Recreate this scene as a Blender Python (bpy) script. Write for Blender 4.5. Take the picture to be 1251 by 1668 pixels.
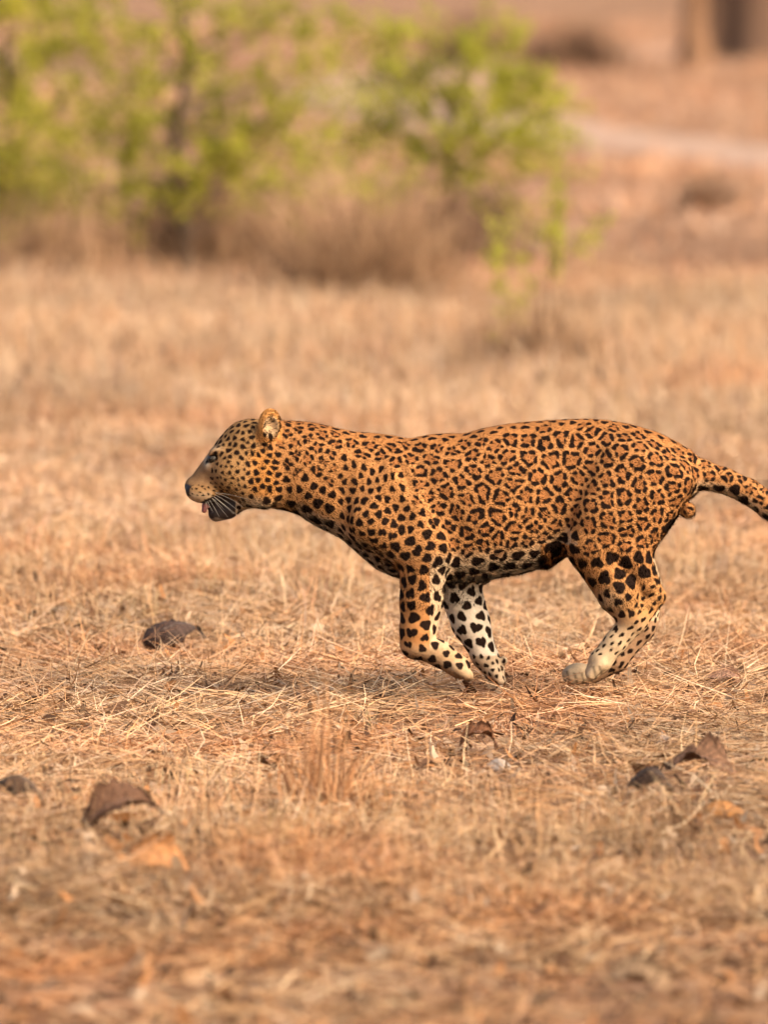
import bpy, math, random
import numpy as np
from mathutils import Vector, Matrix

# ------------------------------------------------------------------ clear
for o in list(bpy.data.objects):
    bpy.data.objects.remove(o, do_unlink=True)
scene = bpy.context.scene
COL = scene.collection
rng = np.random.default_rng(11)
random.seed(11)

# ------------------------------------------------------------------ camera
F_PX = 16750.0                 # focal length in photograph pixels (1251 wide)
CAM_Y, CAM_H = -25.0, 2.0
PITCH = math.atan(1049.0 / F_PX)
cam_data = bpy.data.cameras.new("camera")
cam = bpy.data.objects.new("camera", cam_data)
COL.objects.link(cam)
scene.camera = cam
cam.location = (0.0, CAM_Y, CAM_H)
cam.rotation_euler = (math.pi / 2 - PITCH, 0.0, 0.0)
cam_data.sensor_fit = 'HORIZONTAL'
cam_data.sensor_width = 36.0
cam_data.lens = F_PX / 1251.0 * 36.0
cam_data.clip_start = 0.5
cam_data.clip_end = 6000.0
cam_data.dof.use_dof = True
cam_data.dof.focus_distance = 24.95
cam_data.dof.aperture_fstop = (cam_data.lens / 1000.0) / 0.088
cam_data.dof.aperture_blades = 9

# ------------------------------------------------------------------ sky, sun, exposure
SUN_EL, SUN_AZ = math.radians(34), math.radians(128)   # azimuth clockwise from +Y
world = bpy.data.worlds.new("World")
scene.world = world
world.use_nodes = True
wn = world.node_tree.nodes
wl = world.node_tree.links
bg = wn["Background"]
sky = wn.new("ShaderNodeTexSky")
sky.sky_type = 'NISHITA'
sky.sun_disc = False
sky.sun_elevation = SUN_EL
sky.sun_rotation = SUN_AZ
sky.air_density = 1.0
sky.dust_density = 6.0
sky.ozone_density = 0.6
wl.new(sky.outputs[0], bg.inputs[0])
bg.inputs[1].default_value = 0.15
sun_d = bpy.data.lights.new("sun", 'SUN')
sun_d.energy = 2.1
sun_d.angle = math.radians(32)
sun_d.color = (1.0, 0.82, 0.62)
sun = bpy.data.objects.new("sun", sun_d)
COL.objects.link(sun)
sdir = Vector((math.sin(SUN_AZ) * math.cos(SUN_EL), math.cos(SUN_AZ) * math.cos(SUN_EL), math.sin(SUN_EL)))
sun.rotation_euler = sdir.to_track_quat('Z', 'Y').to_euler()
sun.location = (6, -8, 12)
vs = scene.view_settings
vs.view_transform = 'Standard'
vs.look = 'None'
vs.gamma = 1.0
vs.use_curve_mapping = False
vs.exposure = 1.06
scene.cycles.use_denoising = True
scene.cycles.max_bounces = 4
scene.cycles.diffuse_bounces = 3
scene.cycles.use_adaptive_sampling = True
scene.cycles.adaptive_threshold = 0.03
scene.cycles.transparent_max_bounces = 8

# ------------------------------------------------------------------ helpers
def ray(px, py):
    u = (px - 625.5) / F_PX
    v = (py - 834.0) / F_PX
    return np.array([u, math.cos(PITCH) + v * -math.sin(PITCH) * 1.0, -math.sin(PITCH) - v * math.cos(PITCH)])

def at(px, py, Y):
    """world point seen at photo pixel (px, py) at depth plane y = Y"""
    d = ray(px, py)
    t = (Y - CAM_Y) / d[1]
    return np.array([0, CAM_Y, CAM_H]) + d * t

def on_ground(px, py, z=0.0):
    d = ray(px, py)
    t = (z - CAM_H) / d[2]
    return np.array([0, CAM_Y, CAM_H]) + d * t

def np_mesh(name, V, F):
    """F: (n,k) int array or list of such arrays (k = 3 or 4)"""
    if not isinstance(F, list):
        F = [F]
    F = [np.asarray(f, dtype=np.int32) for f in F if len(f)]
    me = bpy.data.meshes.new(name)
    V = np.asarray(V, dtype=np.float32)
    me.vertices.add(len(V))
    me.vertices.foreach_set("co", V.ravel())
    nl = sum(f.size for f in F)
    npoly = sum(len(f) for f in F)
    me.loops.add(nl)
    me.polygons.add(npoly)
    me.loops.foreach_set("vertex_index", np.concatenate([f.ravel() for f in F]))
    tot = np.concatenate([np.full(len(f), f.shape[1], dtype=np.int32) for f in F])
    start = np.concatenate([[0], np.cumsum(tot)[:-1]]).astype(np.int32)
    me.polygons.foreach_set("loop_start", start)
    me.update(calc_edges=True)
    me.validate()
    return me

def smooth(me):
    me.polygons.foreach_set("use_smooth", np.ones(len(me.polygons), dtype=bool))
    return me

def add_obj(name, me, mat=None, parent=None):
    o = bpy.data.objects.new(name, me)
    COL.objects.link(o)
    if mat is not None:
        me.materials.append(mat)
    if parent is not None:
        o.parent = parent
    return o

def tag(o, label=None, cat=None, group=None, kind=None):
    if label: o["label"] = label
    if cat: o["category"] = cat
    if group: o["group"] = group
    if kind: o["kind"] = kind
    return o

def empty(name, loc):
    o = bpy.data.objects.new(name, None)
    o.empty_display_size = 0.1
    COL.objects.link(o)
    o.location = loc
    return o

def attr_col(me, name, c):
    a = me.attributes.new(name, 'FLOAT_COLOR', 'POINT')
    c4 = np.ones((len(c), 4), dtype=np.float32)
    c4[:, :3] = c
    a.data.foreach_set("color", c4.ravel())

def attr_f(me, name, f):
    a = me.attributes.new(name, 'FLOAT', 'POINT')
    a.data.foreach_set("value", np.asarray(f, dtype=np.float32))

def tube_data(pts, rad, n=6, cap=True):
    """swept tube along pts (m,3) with radii (m,)"""
    pts = np.asarray(pts, float)
    m = len(pts)
    tg = np.gradient(pts, axis=0)
    tg /= np.linalg.norm(tg, axis=1)[:, None] + 1e-9
    ref = np.array([0.0, 1.0, 0.13])
    if abs(np.dot(tg.mean(0) / (np.linalg.norm(tg.mean(0)) + 1e-9), ref)) > 0.9:
        ref = np.array([1.0, 0.0, 0.2])
    a = np.cross(tg, ref)
    a /= np.linalg.norm(a, axis=1)[:, None] + 1e-9
    b = np.cross(tg, a)
    th = np.linspace(0, 2 * math.pi, n, endpoint=False)
    ring = (a[:, None, :] * np.cos(th)[None, :, None] + b[:, None, :] * np.sin(th)[None, :, None])
    V = pts[:, None, :] + ring * np.asarray(rad)[:, None, None]
    V = V.reshape(-1, 3)
    F = []
    i = np.arange(n)
    j = (i + 1) % n
    for k in range(m - 1):
        F.append(np.stack([k * n + i, k * n + j, (k + 1) * n + j, (k + 1) * n + i], 1))
    return V, np.concatenate(F)

class Bag:
    def __init__(self):
        self.V, self.F4, self.F3, self.n, self.C = [], [], [], 0, []
    def add(self, V, F, col=None):
        V = np.asarray(V, float)
        F = np.asarray(F)
        (self.F4 if F.shape[1] == 4 else self.F3).append(F + self.n)
        self.V.append(V)
        if col is not None:
            self.C.append(np.broadcast_to(np.asarray(col, float), (len(V), 3)))
        self.n += len(V)
    def mesh(self, name):
        fs = []
        if self.F4: fs.append(np.concatenate(self.F4))
        if self.F3: fs.append(np.concatenate(self.F3))
        me = np_mesh(name, np.concatenate(self.V), fs)
        if self.C:
            attr_col(me, "col", np.concatenate(self.C))
        return me

# ---- material helpers
def new_mat(name):
    m = bpy.data.materials.new(name)
    m.use_nodes = True
    nt = m.node_tree
    return m, nt, nt.nodes, nt.links, nt.nodes["Principled BSDF"]

def noise(nodes, links, scale, detail=4, rough=0.55, vec=None, dist=0.0):
    n = nodes.new("ShaderNodeTexNoise")
    n.inputs["Scale"].default_value = scale
    n.inputs["Detail"].default_value = detail
    n.inputs["Roughness"].default_value = rough
    n.inputs["Distortion"].default_value = dist
    if vec is not None:
        links.new(vec, n.inputs["Vector"])
    return n

def ramp(nodes, links, fac, stops):
    r = nodes.new("ShaderNodeValToRGB")
    el = r.color_ramp.elements
    while len(el) < len(stops):
        el.new(0.5)
    for e, (p, c) in zip(el, stops):
        e.position = p
        e.color = (*c, 1.0)
    links.new(fac, r.inputs[0])
    return r

def mixc(nodes, links, fac, a, b, mode='MIX'):
    m = nodes.new("ShaderNodeMix")
    m.data_type = 'RGBA'
    m.blend_type = mode
    if isinstance(fac, float): m.inputs[0].default_value = fac
    else: links.new(fac, m.inputs[0])
    for s, v in ((m.inputs[6], a), (m.inputs[7], b)):
        if isinstance(v, tuple): s.default_value = (*v, 1.0)
        else: links.new(v, s)
    return m.outputs[2]

def col_mat(name, rough=0.85, var=0.35, nscale=60.0, transl=0.0, spec=0.2, sheen=0.0):
    """vertex colour 'col' with a procedural grain; optional leaf translucency"""
    m, nt, N, L, bs = new_mat(name)
    a = N.new("ShaderNodeAttribute")
    a.attribute_name = "col"
    tc = N.new("ShaderNodeTexCoord")
    nz = noise(N, L, nscale, 5, 0.6, tc.outputs["Object"])
    r = ramp(N, L, nz.outputs[0], [(0.3, (1 - var,) * 3), (0.7, (1.0 + var * 0.4,) * 3)])
    c = mixc(N, L, 1.0, a.outputs["Color"], r.outputs[0], 'MULTIPLY')
    L.new(c, bs.inputs["Base Color"])
    bs.inputs["Roughness"].default_value = rough
    bs.inputs["Specular IOR Level"].default_value = spec
    if transl > 0:
        t = N.new("ShaderNodeBsdfTranslucent")
        L.new(c, t.inputs[0])
        mx = N.new("ShaderNodeMixShader")
        mx.inputs[0].default_value = transl
        L.new(bs.outputs[0], mx.inputs[1])
        L.new(t.outputs[0], mx.inputs[2])
        L.new(mx.outputs[0], N["Material Output"].inputs[0])
    else:
        bp = N.new("ShaderNodeBump")
        bp.inputs["Strength"].default_value = 0.5
        bp.inputs["Distance"].default_value = 0.01
        L.new(nz.outputs[0], bp.inputs["Height"])
        L.new(bp.outputs[0], bs.inputs["Normal"])
    return m

MAT_BARK = col_mat("bark", 0.9, 0.5, 35.0)
MAT_LEAF = col_mat("green_leaf", 0.7, 0.3, 20.0, transl=0.5)
MAT_DRYLEAF = col_mat("dry_leaf", 0.65, 0.35, 90.0, spec=0.12)
MAT_STRAW = None

# ================================================================== GROUND
def build_ground():
    m, nt, N, L, bs = new_mat("dry_soil")
    geo = N.new("ShaderNodeNewGeometry")
    mp = N.new("ShaderNodeMapping")
    mp.inputs["Scale"].default_value = (1.0, 1.0, 1.0)
    L.new(geo.outputs["Position"], mp.inputs[0])
    v = mp.outputs[0]
    n1 = noise(N, L, 0.35, 6, 0.6, v)
    n2 = noise(N, L, 3.0, 8, 0.65, v)
    n3 = noise(N, L, 45.0, 6, 0.7, v)
    base = ramp(N, L, n1.outputs[0], [(0.3, (0.235, 0.124, 0.068)), (0.5, (0.325, 0.186, 0.106)), (0.72, (0.37, 0.224, 0.135))])
    mid = ramp(N, L, n2.outputs[0], [(0.3, (0.55, 0.50, 0.48)), (0.55, (0.95, 0.95, 0.95)), (0.75, (1.15, 1.12, 1.05))])
    fine = ramp(N, L, n3.outputs[0], [(0.25, (0.45, 0.42, 0.40)), (0.55, (1.0, 1.0, 1.0)), (0.8, (1.3, 1.25, 1.15))])
    c = mixc(N, L, 1.0, base.outputs[0], mid.outputs[0], 'MULTIPLY')
    c = mixc(N, L, 0.8, c, fine.outputs[0], 'MULTIPLY')
    L.new(c, bs.inputs["Base Color"])
    bs.inputs["Roughness"].default_value = 0.95
    bs.inputs["Specular IOR Level"].default_value = 0.1
    ad = N.new("ShaderNodeMath"); ad.operation = 'ADD'
    L.new(n2.outputs[0], ad.inputs[0]); L.new(n3.outputs[0], ad.inputs[1])
    bp = N.new("ShaderNodeBump")
    bp.inputs["Strength"].default_value = 0.7
    bp.inputs["Distance"].default_value = 0.02
    L.new(ad.outputs[0], bp.inputs["Height"])
    L.new(bp.outputs[0], bs.inputs["Normal"])
    # one sheet, dense near the animal, stretching to the horizon
    ys = np.concatenate([np.linspace(-3000, -60, 8), np.linspace(-40, -12, 20), np.linspace(-11.9, 14, 300),
                         np.linspace(14.3, 90, 240), np.linspace(92, 300, 60), np.linspace(320, 5000, 20)])
    xs = np.concatenate([np.linspace(-3000, -40, 12), np.linspace(-30, -8, 30), np.linspace(-7.9, 7.9, 180),
                         np.linspace(8, 30, 30), np.linspace(40, 3000, 12)])
    X, Y = np.meshgrid(xs, ys, indexing='ij')
    Z = ground_z(X, Y)
    V = np.stack([X, Y, Z], -1).reshape(-1, 3)
    ny = len(ys)
    i, j = np.meshgrid(np.arange(len(xs) - 1), np.arange(ny - 1), indexing='ij')
    a = (i * ny + j).ravel()
    F = np.stack([a, a + ny, a + ny + 1, a + 1], 1)
    o = add_obj("ground", smooth(np_mesh("ground", V, F)), m)
    tag(o, kind="structure")
    return o

def ground_z(X, Y):
    X = np.asarray(X, float); Y = np.asarray(Y, float)
    z = 0.012 * np.sin(X * 2.1 + 0.7 * Y) + 0.010 * np.sin(Y * 1.7 - X * 1.3 + 1.0) + 0.006 * np.sin(5.3 * X + 2.0) * np.sin(4.1 * Y)
    z += 0.05 * np.sin(X * 0.31 + 0.5) * np.sin(Y * 0.17 + 1.2) * np.clip((Y - 6) / 20, 0, 1)
    far = np.clip((np.abs(X) + np.abs(Y) - 120) / 100, 0, 1)
    return z * (1 - far) - 0.06
build_ground()

def gz(x, y):
    return float(ground_z(x, y))

# ------------------------------------------------------------------ dirt track
def build_track():
    m, nt, N, L, bs = new_mat("pale_dirt")
    geo = N.new("ShaderNodeNewGeometry")
    n1 = noise(N, L, 0.9, 6, 0.6, geo.outputs["Position"])
    n2 = noise(N, L, 14.0, 6, 0.7, geo.outputs["Position"])
    b = ramp(N, L, n1.outputs[0], [(0.3, (0.32, 0.188, 0.115)), (0.55, (0.39, 0.242, 0.155)), (0.75, (0.39, 0.268, 0.185))])
    f = ramp(N, L, n2.outputs[0], [(0.3, (0.75, 0.74, 0.72)), (0.7, (1.1, 1.1, 1.1))])
    c = mixc(N, L, 1.0, b.outputs[0], f.outputs[0], 'MULTIPLY')
    L.new(c, bs.inputs["Base Color"])
    bs.inputs["Roughness"].default_value = 0.9
    pA0, pA1 = on_ground(941, 184), on_ground(1251, 218)      # far edge
    pB0, pB1 = on_ground(1000, 236), on_ground(1251, 268)     # near edge
    dirv = (pA1 - pA0 + pB1 - pB0)[:2]
    dirv /= np.linalg.norm(dirv)
    nor = np.array([-dirv[1], dirv[0]])
    mid = ((pA0 + pA1 + pB0 + pB1) / 4)[:2]
    w = abs(np.dot((pA0 + pA1)[:2] / 2 - (pB0 + pB1)[:2] / 2, nor))
    t = np.linspace(-60, 26, 170)
    s = np.linspace(-1, 1, 15)
    T, S = np.meshgrid(t, s, indexing='ij')
    bend = np.where(T < -4, 0.007 * (T + 4) ** 2, 0.0) * (1 if nor[1] > 0 else -1)
    wig = (0.12 * np.sin(T * 1.3) + 0.07 * np.sin(T * 3.7 + 1)) * np.abs(S) ** 4 * np.sign(S)
    off = S * w * 0.52 + bend + wig
    P = mid[None, None, :] + dirv * T[..., None] + nor * off[..., None]
    ruts = -0.02 * (np.exp(-((np.abs(S) - 0.5) / 0.16) ** 2)) + 0.02 * (1 - np.abs(S) ** 6)
    Z = ground_z(P[..., 0], P[..., 1]) + 0.006 + ruts * 1.0 + 0.015 * (1 - np.abs(S) ** 8)
    V = np.concatenate([P, Z[..., None]], -1).reshape(-1, 3)
    n = len(s)
    i, j = np.meshgrid(np.arange(len(t) - 1), np.arange(n - 1), indexing='ij')
    a = (i * n + j).ravel()
    F = np.stack([a, a + 1, a + n + 1, a + n], 1)
    o = add_obj("dirt_track", smooth(np_mesh("dirt_track", V, F)), m)
    tag(o, kind="structure")
    return mid, dirv, nor, w
TRACK = build_track()

# ================================================================== DRY GRASS (stuff)
def straw_material():
    m, nt, N, L, bs = new_mat("straw")
    a = N.new("ShaderNodeAttribute"); a.attribute_name = "col"
    df = N.new("ShaderNodeBsdfDiffuse")
    L.new(a.outputs["Color"], df.inputs[0])
    L.new(df.outputs[0], N["Material Output"].inputs[0])
    N.remove(bs)
    return m
MAT_STRAW = straw_material()

STRAW_COLS = np.array([[0.60, 0.375, 0.215], [0.54, 0.31, 0.165], [0.66, 0.45, 0.285], [0.48, 0.255, 0.130],
                       [0.34, 0.175, 0.095], [0.72, 0.52, 0.355], [0.20, 0.110, 0.070], [0.58, 0.325, 0.18], [0.56, 0.355, 0.24]]) * 0.74

def vnoise(x, y, s, seed=0):
    """cheap smooth value noise in 0..1"""
    tab = np.random.default_rng(seed).uniform(0, 1, (64, 64))
    u, v = x * s + 17.3, y * s + 5.1
    i, j = np.floor(u).astype(int), np.floor(v).astype(int)
    f, g = u - i, v - j
    f = f * f * (3 - 2 * f); g = g * g * (3 - 2 * g)
    t = lambda a, b: tab[a % 64, b % 64]
    return (t(i, j) * (1 - f) * (1 - g) + t(i + 1, j) * f * (1 - g) + t(i, j + 1) * (1 - f) * g + t(i + 1, j + 1) * f * g)

def blades(x, y, z, L, lean, wid, curl, cols, segs=2, az=None, zmin=0.004):
    """curved tapering blades rooted at x, y, z; every array has one entry per blade"""
    r = rng
    n = len(x)
    gzv = ground_z(x, y)
    if az is None: az = r.uniform(0, 2 * math.pi, n)
    bend = r.normal(0, 1, n) * curl + curl * 0.6
    azd = r.normal(0, 0.55, n)
    p = np.stack([x, y, z], 1)
    pts = [p]
    for k in range(segs):
        ln = lean + bend * (k + 0.3) / segs
        a2 = az + azd * k / segs
        d = np.stack([np.sin(ln) * np.cos(a2), np.sin(ln) * np.sin(a2), np.cos(ln)], 1)
        p = p + d * (L / segs)[:, None]
        p[:, 2] = np.maximum(p[:, 2], gzv + zmin + 0.012 * r.uniform(0, 1, n))
        pts.append(p)
    pts = np.stack(pts, 1)
    sa = az + math.pi / 2 + r.normal(0, 0.6, n)
    side = np.stack([np.cos(sa), np.sin(sa), r.normal(0, 0.5, n)], 1)
    side /= np.linalg.norm(side, axis=1)[:, None]
    w = r.uniform(0.55, 1.35, n) * wid
    prof = np.linspace(1, 0.3, segs + 1)
    off = side[:, None, :] * (w[:, None] * prof[None])[..., None] / 2
    V = np.stack([pts - off, pts + off], 2).reshape(-1, 3)
    k = segs + 1
    i, q = np.meshgrid(np.arange(n), np.arange(segs), indexing='ij')
    a = (i * k * 2 + q * 2).ravel()
    F = np.stack([a, a + 1, a + 3, a + 2], 1)
    return V, F, np.repeat(cols, k * 2, axis=0)

def palette(n, x, y, mul=(1, 1, 1), dark=0.0):
    p = np.array([1.3, 1.2, 1.0, 1.1, 1.0, 0.55, 0.8 + dark, 1.2, 1.0])
    if mul[2] > 1.0 or mul[2] == 1.005 * 0.90: p[4] = p[6] = 0.12
    c = STRAW_COLS[rng.choice(len(STRAW_COLS), n, p=p / p.sum())] * rng.uniform(0.82, 1.15, (n, 1))
    t = 0.70 + 0.40 * vnoise(x, y, 1.1, 3) + 0.30 * vnoise(x, y, 4.3, 4)
    red = np.clip((vnoise(x, y, 1.9, 9) - 0.52) * 2.6, 0, 1)[:, None]
    c = c * np.array([0.93, 0.975, 0.93]) * t[:, None] * (1 + red * np.array([[0.08, -0.12, -0.22]]))
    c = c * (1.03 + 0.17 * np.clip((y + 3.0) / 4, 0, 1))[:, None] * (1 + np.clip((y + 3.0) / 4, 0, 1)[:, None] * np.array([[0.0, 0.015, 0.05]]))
    return np.clip(c * np.array(mul), 0.01, 0.9)

def off_track(x, y):
    mid, dirv, nor, w = TRACK
    d = (x - mid[0]) * nor[0] + (y - mid[1]) * nor[1]
    return np.abs(d) > w * 0.5 + 0.05

def strip(dens, y0, y1, margin):
    """uniform random points over the widening view strip between depths y0 and y1"""
    wmax = (y1 - CAM_Y) * 0.0375 + margin
    n = int(dens * (y1 - y0) * wmax * 2)
    y = rng.uniform(y0, y1, n)
    x = rng.uniform(-wmax, wmax, n)
    k = np.abs(x) < (y - CAM_Y) * 0.0375 + margin
    return x[k], y[k]

# litter the grass must not swallow: (px, py, half width px)
LITTER_SPOTS = [(280, 1035, 60), (195, 1338, 75), (22, 1292, 60), (778, 1188, 45), (1056, 1276, 45), (1140, 1246, 70), (1182, 1308, 50),
                (262, 1408, 75), (1035, 1596, 80), (806, 1224, 45)]
def keep_clear(x, y, h):
    k = np.ones(len(x), bool)
    u = rng.uniform(0, 1, len(x))
    for px, py, hw in LITTER_SPOTS:
        g = on_ground(px, py, -0.03)
        sc = hw * (g[1] - CAM_Y) / F_PX
        inx = np.abs(x - g[0]) < sc
        iny = (y < g[1] + 0.15) & (y > g[1] - 0.75)
        k &= ~(inx & iny & (u < 0.66))
    return k

def build_grass():
    def emit(name, label, parts):
        b = Bag()
        for V, F, C in parts:
            b.add(V, F); b.C.append(C)
        o = add_obj(name, b.mesh(name), MAT_STRAW)
        tag(o, label, "grass", kind="stuff")
    U = rng.uniform
    def lying(x, y, lmin, lmax, wid, thick, mul=(1, 1, 1), dark=0.0, flat=1.2):
        n = len(x)
        z = ground_z(x, y) + 0.004 + thick * U(0, 1, n) ** 1.3
        return blades(x, y, z, U(lmin, lmax, n), U(flat, 1.62, n), wid, 0.22, palette(n, x, y, mul, dark))
    def standing(x, y, lmin, lmax, wid, hs, mul=(1, 1, 1), lean=(0.05, 0.9)):
        n = len(x)
        return blades(x, y, ground_z(x, y) - 0.005, U(lmin, lmax, n) * hs, U(*lean, n), wid, 0.55, palette(n, x, y, mul))
    def tussocks(x, y, per, spread, lmin, lmax, wid, hs, mul=(1, 1, 1)):
        n = len(x)
        X = np.repeat(x, per) + rng.normal(0, spread, n * per)
        Y = np.repeat(y, per) + rng.normal(0, spread, n * per)
        H = np.repeat(hs, per)
        tint = np.repeat(U(0.55, 1.15, (n, 1)) * (1 + U(-0.08, 0.08, (n, 3))), per, 0)
        V, F, C = blades(X, Y, ground_z(X, Y) - 0.005, U(lmin, lmax, n * per) * H, np.abs(rng.normal(0, 0.55, n * per)), wid, 0.6,
                         palette(n * per, X, Y, mul) * tint)
        return V, F, C
    def bits(x, y, smin, smax, z0, mul=(1, 1, 1)):
        """broad broken leaf scraps"""
        n = len(x)
        cols = np.array([[0.24, 0.12, 0.06], [0.16, 0.085, 0.05], [0.46, 0.21, 0.085], [0.36, 0.25, 0.165], [0.08, 0.045, 0.03], [0.10, 0.055, 0.035], [0.50, 0.36, 0.24]])
        c = cols[rng.integers(0, len(cols), n)] * U(0.55, 0.9, (n, 1)) * np.array(mul)
        return blades(x, y, ground_z(x, y) + z0 * U(0.2, 1, n), U(smin, smax, n), U(0.7, 1.6, n), U(smin, smax, n) * 0.6, 0.9, c)

    # 1 foreground: thin straw over soil
    x, y = strip(2700, -8.6, -4.4, 0.9)
    den = np.clip(0.10 + 0.75 * vnoise(x, y, 2.1, 21) * vnoise(x, y, 0.7, 26) * 1.6 + np.clip((y + 6.3) * 0.55, 0, 0.9), 0.05, 1)
    k = (U(0, 1, len(x)) < den) & keep_clear(x, y, 0)
    x, y = x[k], y[k]
    xb, yb = strip(260, -8.6, -4.4, 0.9)
    emit("straw_litter", "thin flattened straw and leaf scraps over bare brown soil along the bottom edge",
         [lying(x, y, 0.05, 0.20, 0.0042, 0.012, (0.95, 0.93, 0.90), 0.6), bits(xb, yb, 0.012, 0.06, 0.014, (0.8, 0.8, 0.8))])
    # 2 matted grass the animal crosses
    x, y = strip(3700, -5.0, 6.0, 1.0)
    hole = vnoise(x, y, 2.6, 22) * 0.6 + vnoise(x, y, 6.5, 28) * 0.4 + np.clip((y + 1.5) * 0.08, 0, 0.3)
    k = (U(0, 1, len(x)) < np.clip((hole - 0.33) * 4.0, 0.02, 1)) & keep_clear(x, y, 0)
    x, y = x[k], y[k]
    thick = 0.022 + 0.03 * vnoise(x, y, 1.9, 29)
    xs_, ys_ = strip(2100, -4.9, 6.0, 1.0)
    k = (U(0, 1, len(xs_)) < vnoise(xs_, ys_, 1.5, 30) * 1.3) & keep_clear(xs_, ys_, 0)
    xs_, ys_ = xs_[k], ys_[k]
    xt, yt = strip(15.0, -5.2, 6.0, 1.0)
    k = keep_clear(xt, yt, 0) & (U(0, 1, len(xt)) < 1.5 * vnoise(xt, yt, 1.2, 33))
    xt, yt = xt[k], yt[k]
    xb, yb = strip(300, -5.0, 6.0, 1.0)
    lowz = lambda a: 0.55 + np.clip(-(a + 1.6), 0, 2.0) * 0.42 + np.clip(a - 0.4, 0, 5) * 0.22
    xw, yw = strip(260, -4.6, 6.0, 1.0)
    k = ((yw > 0.5) | (yw < -1.5)) & keep_clear(xw, yw, 0)
    xw, yw = xw[k], yw[k]
    wisp = standing(xw, yw, 0.10, 0.24, 0.0026, np.where(yw > 0, 0.8, 0.75), (1.08, 1.10, 1.08), lean=(0.15, 1.25))
    emit("matted_dry_grass", "matted golden dry grass the leopard runs across",
         [lying(x, y, 0.06, 0.24, 0.0034, thick), standing(xs_, ys_, 0.035, 0.10, 0.003, lowz(ys_), lean=(0.1, 1.2)),
          tussocks(xt, yt, 26, 0.026, 0.05, 0.13, 0.0034, lowz(yt)), wisp, bits(xb, yb, 0.012, 0.055, 0.04)])
    # 3 taller standing grass behind
    x, y = strip(1250, 5.6, 25.0, 1.1)
    k = U(0, 1, len(x)) < 0.35 + 0.9 * vnoise(x, y, 0.9, 31)
    x, y = x[k], y[k]
    xl, yl = strip(620, 5.6, 25.0, 1.2)
    xt, yt = strip(7, 5.6, 25.0, 1.2)
    hs = lambda a, b: np.clip(0.40 + (b - 5) * 0.045, 0.4, 1.0) * (0.75 + 0.45 * vnoise(a, b, 0.8, 24))
    pale = (0.82, 0.845, 1.005 * 0.90)
    emit("standing_dry_grass", "pale standing dry grass between the leopard and the bushes",
         [standing(x, y, 0.08, 0.24, 0.006, hs(x, y), pale, lean=(0.1, 1.15)), lying(xl, yl, 0.1, 0.3, 0.006, 0.05, pale),
          tussocks(xt, yt, 30, 0.05, 0.08, 0.20, 0.0055, hs(xt, yt), pale)])
    # 4 sparse far grass
    x, y = strip(90, 25.0, 110.0, 2.0)
    k = off_track(x, y) & (U(0, 1, len(x)) < 0.15 + 1.0 * vnoise(x, y, 0.33, 25))
    x, y = x[k], y[k]
    emit("distant_dry_grass", "sparse reddish dry grass on the far ground behind the bushes",
         [standing(x, y, 0.05, 0.17, 0.014, np.ones(len(x)), (0.92, 0.86, 0.93), lean=(0.3, 1.4))])
build_grass()

# ================================================================== LEOPARD
PX = 1.0 / 670.0     # metres per photo pixel at the animal's plane

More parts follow.
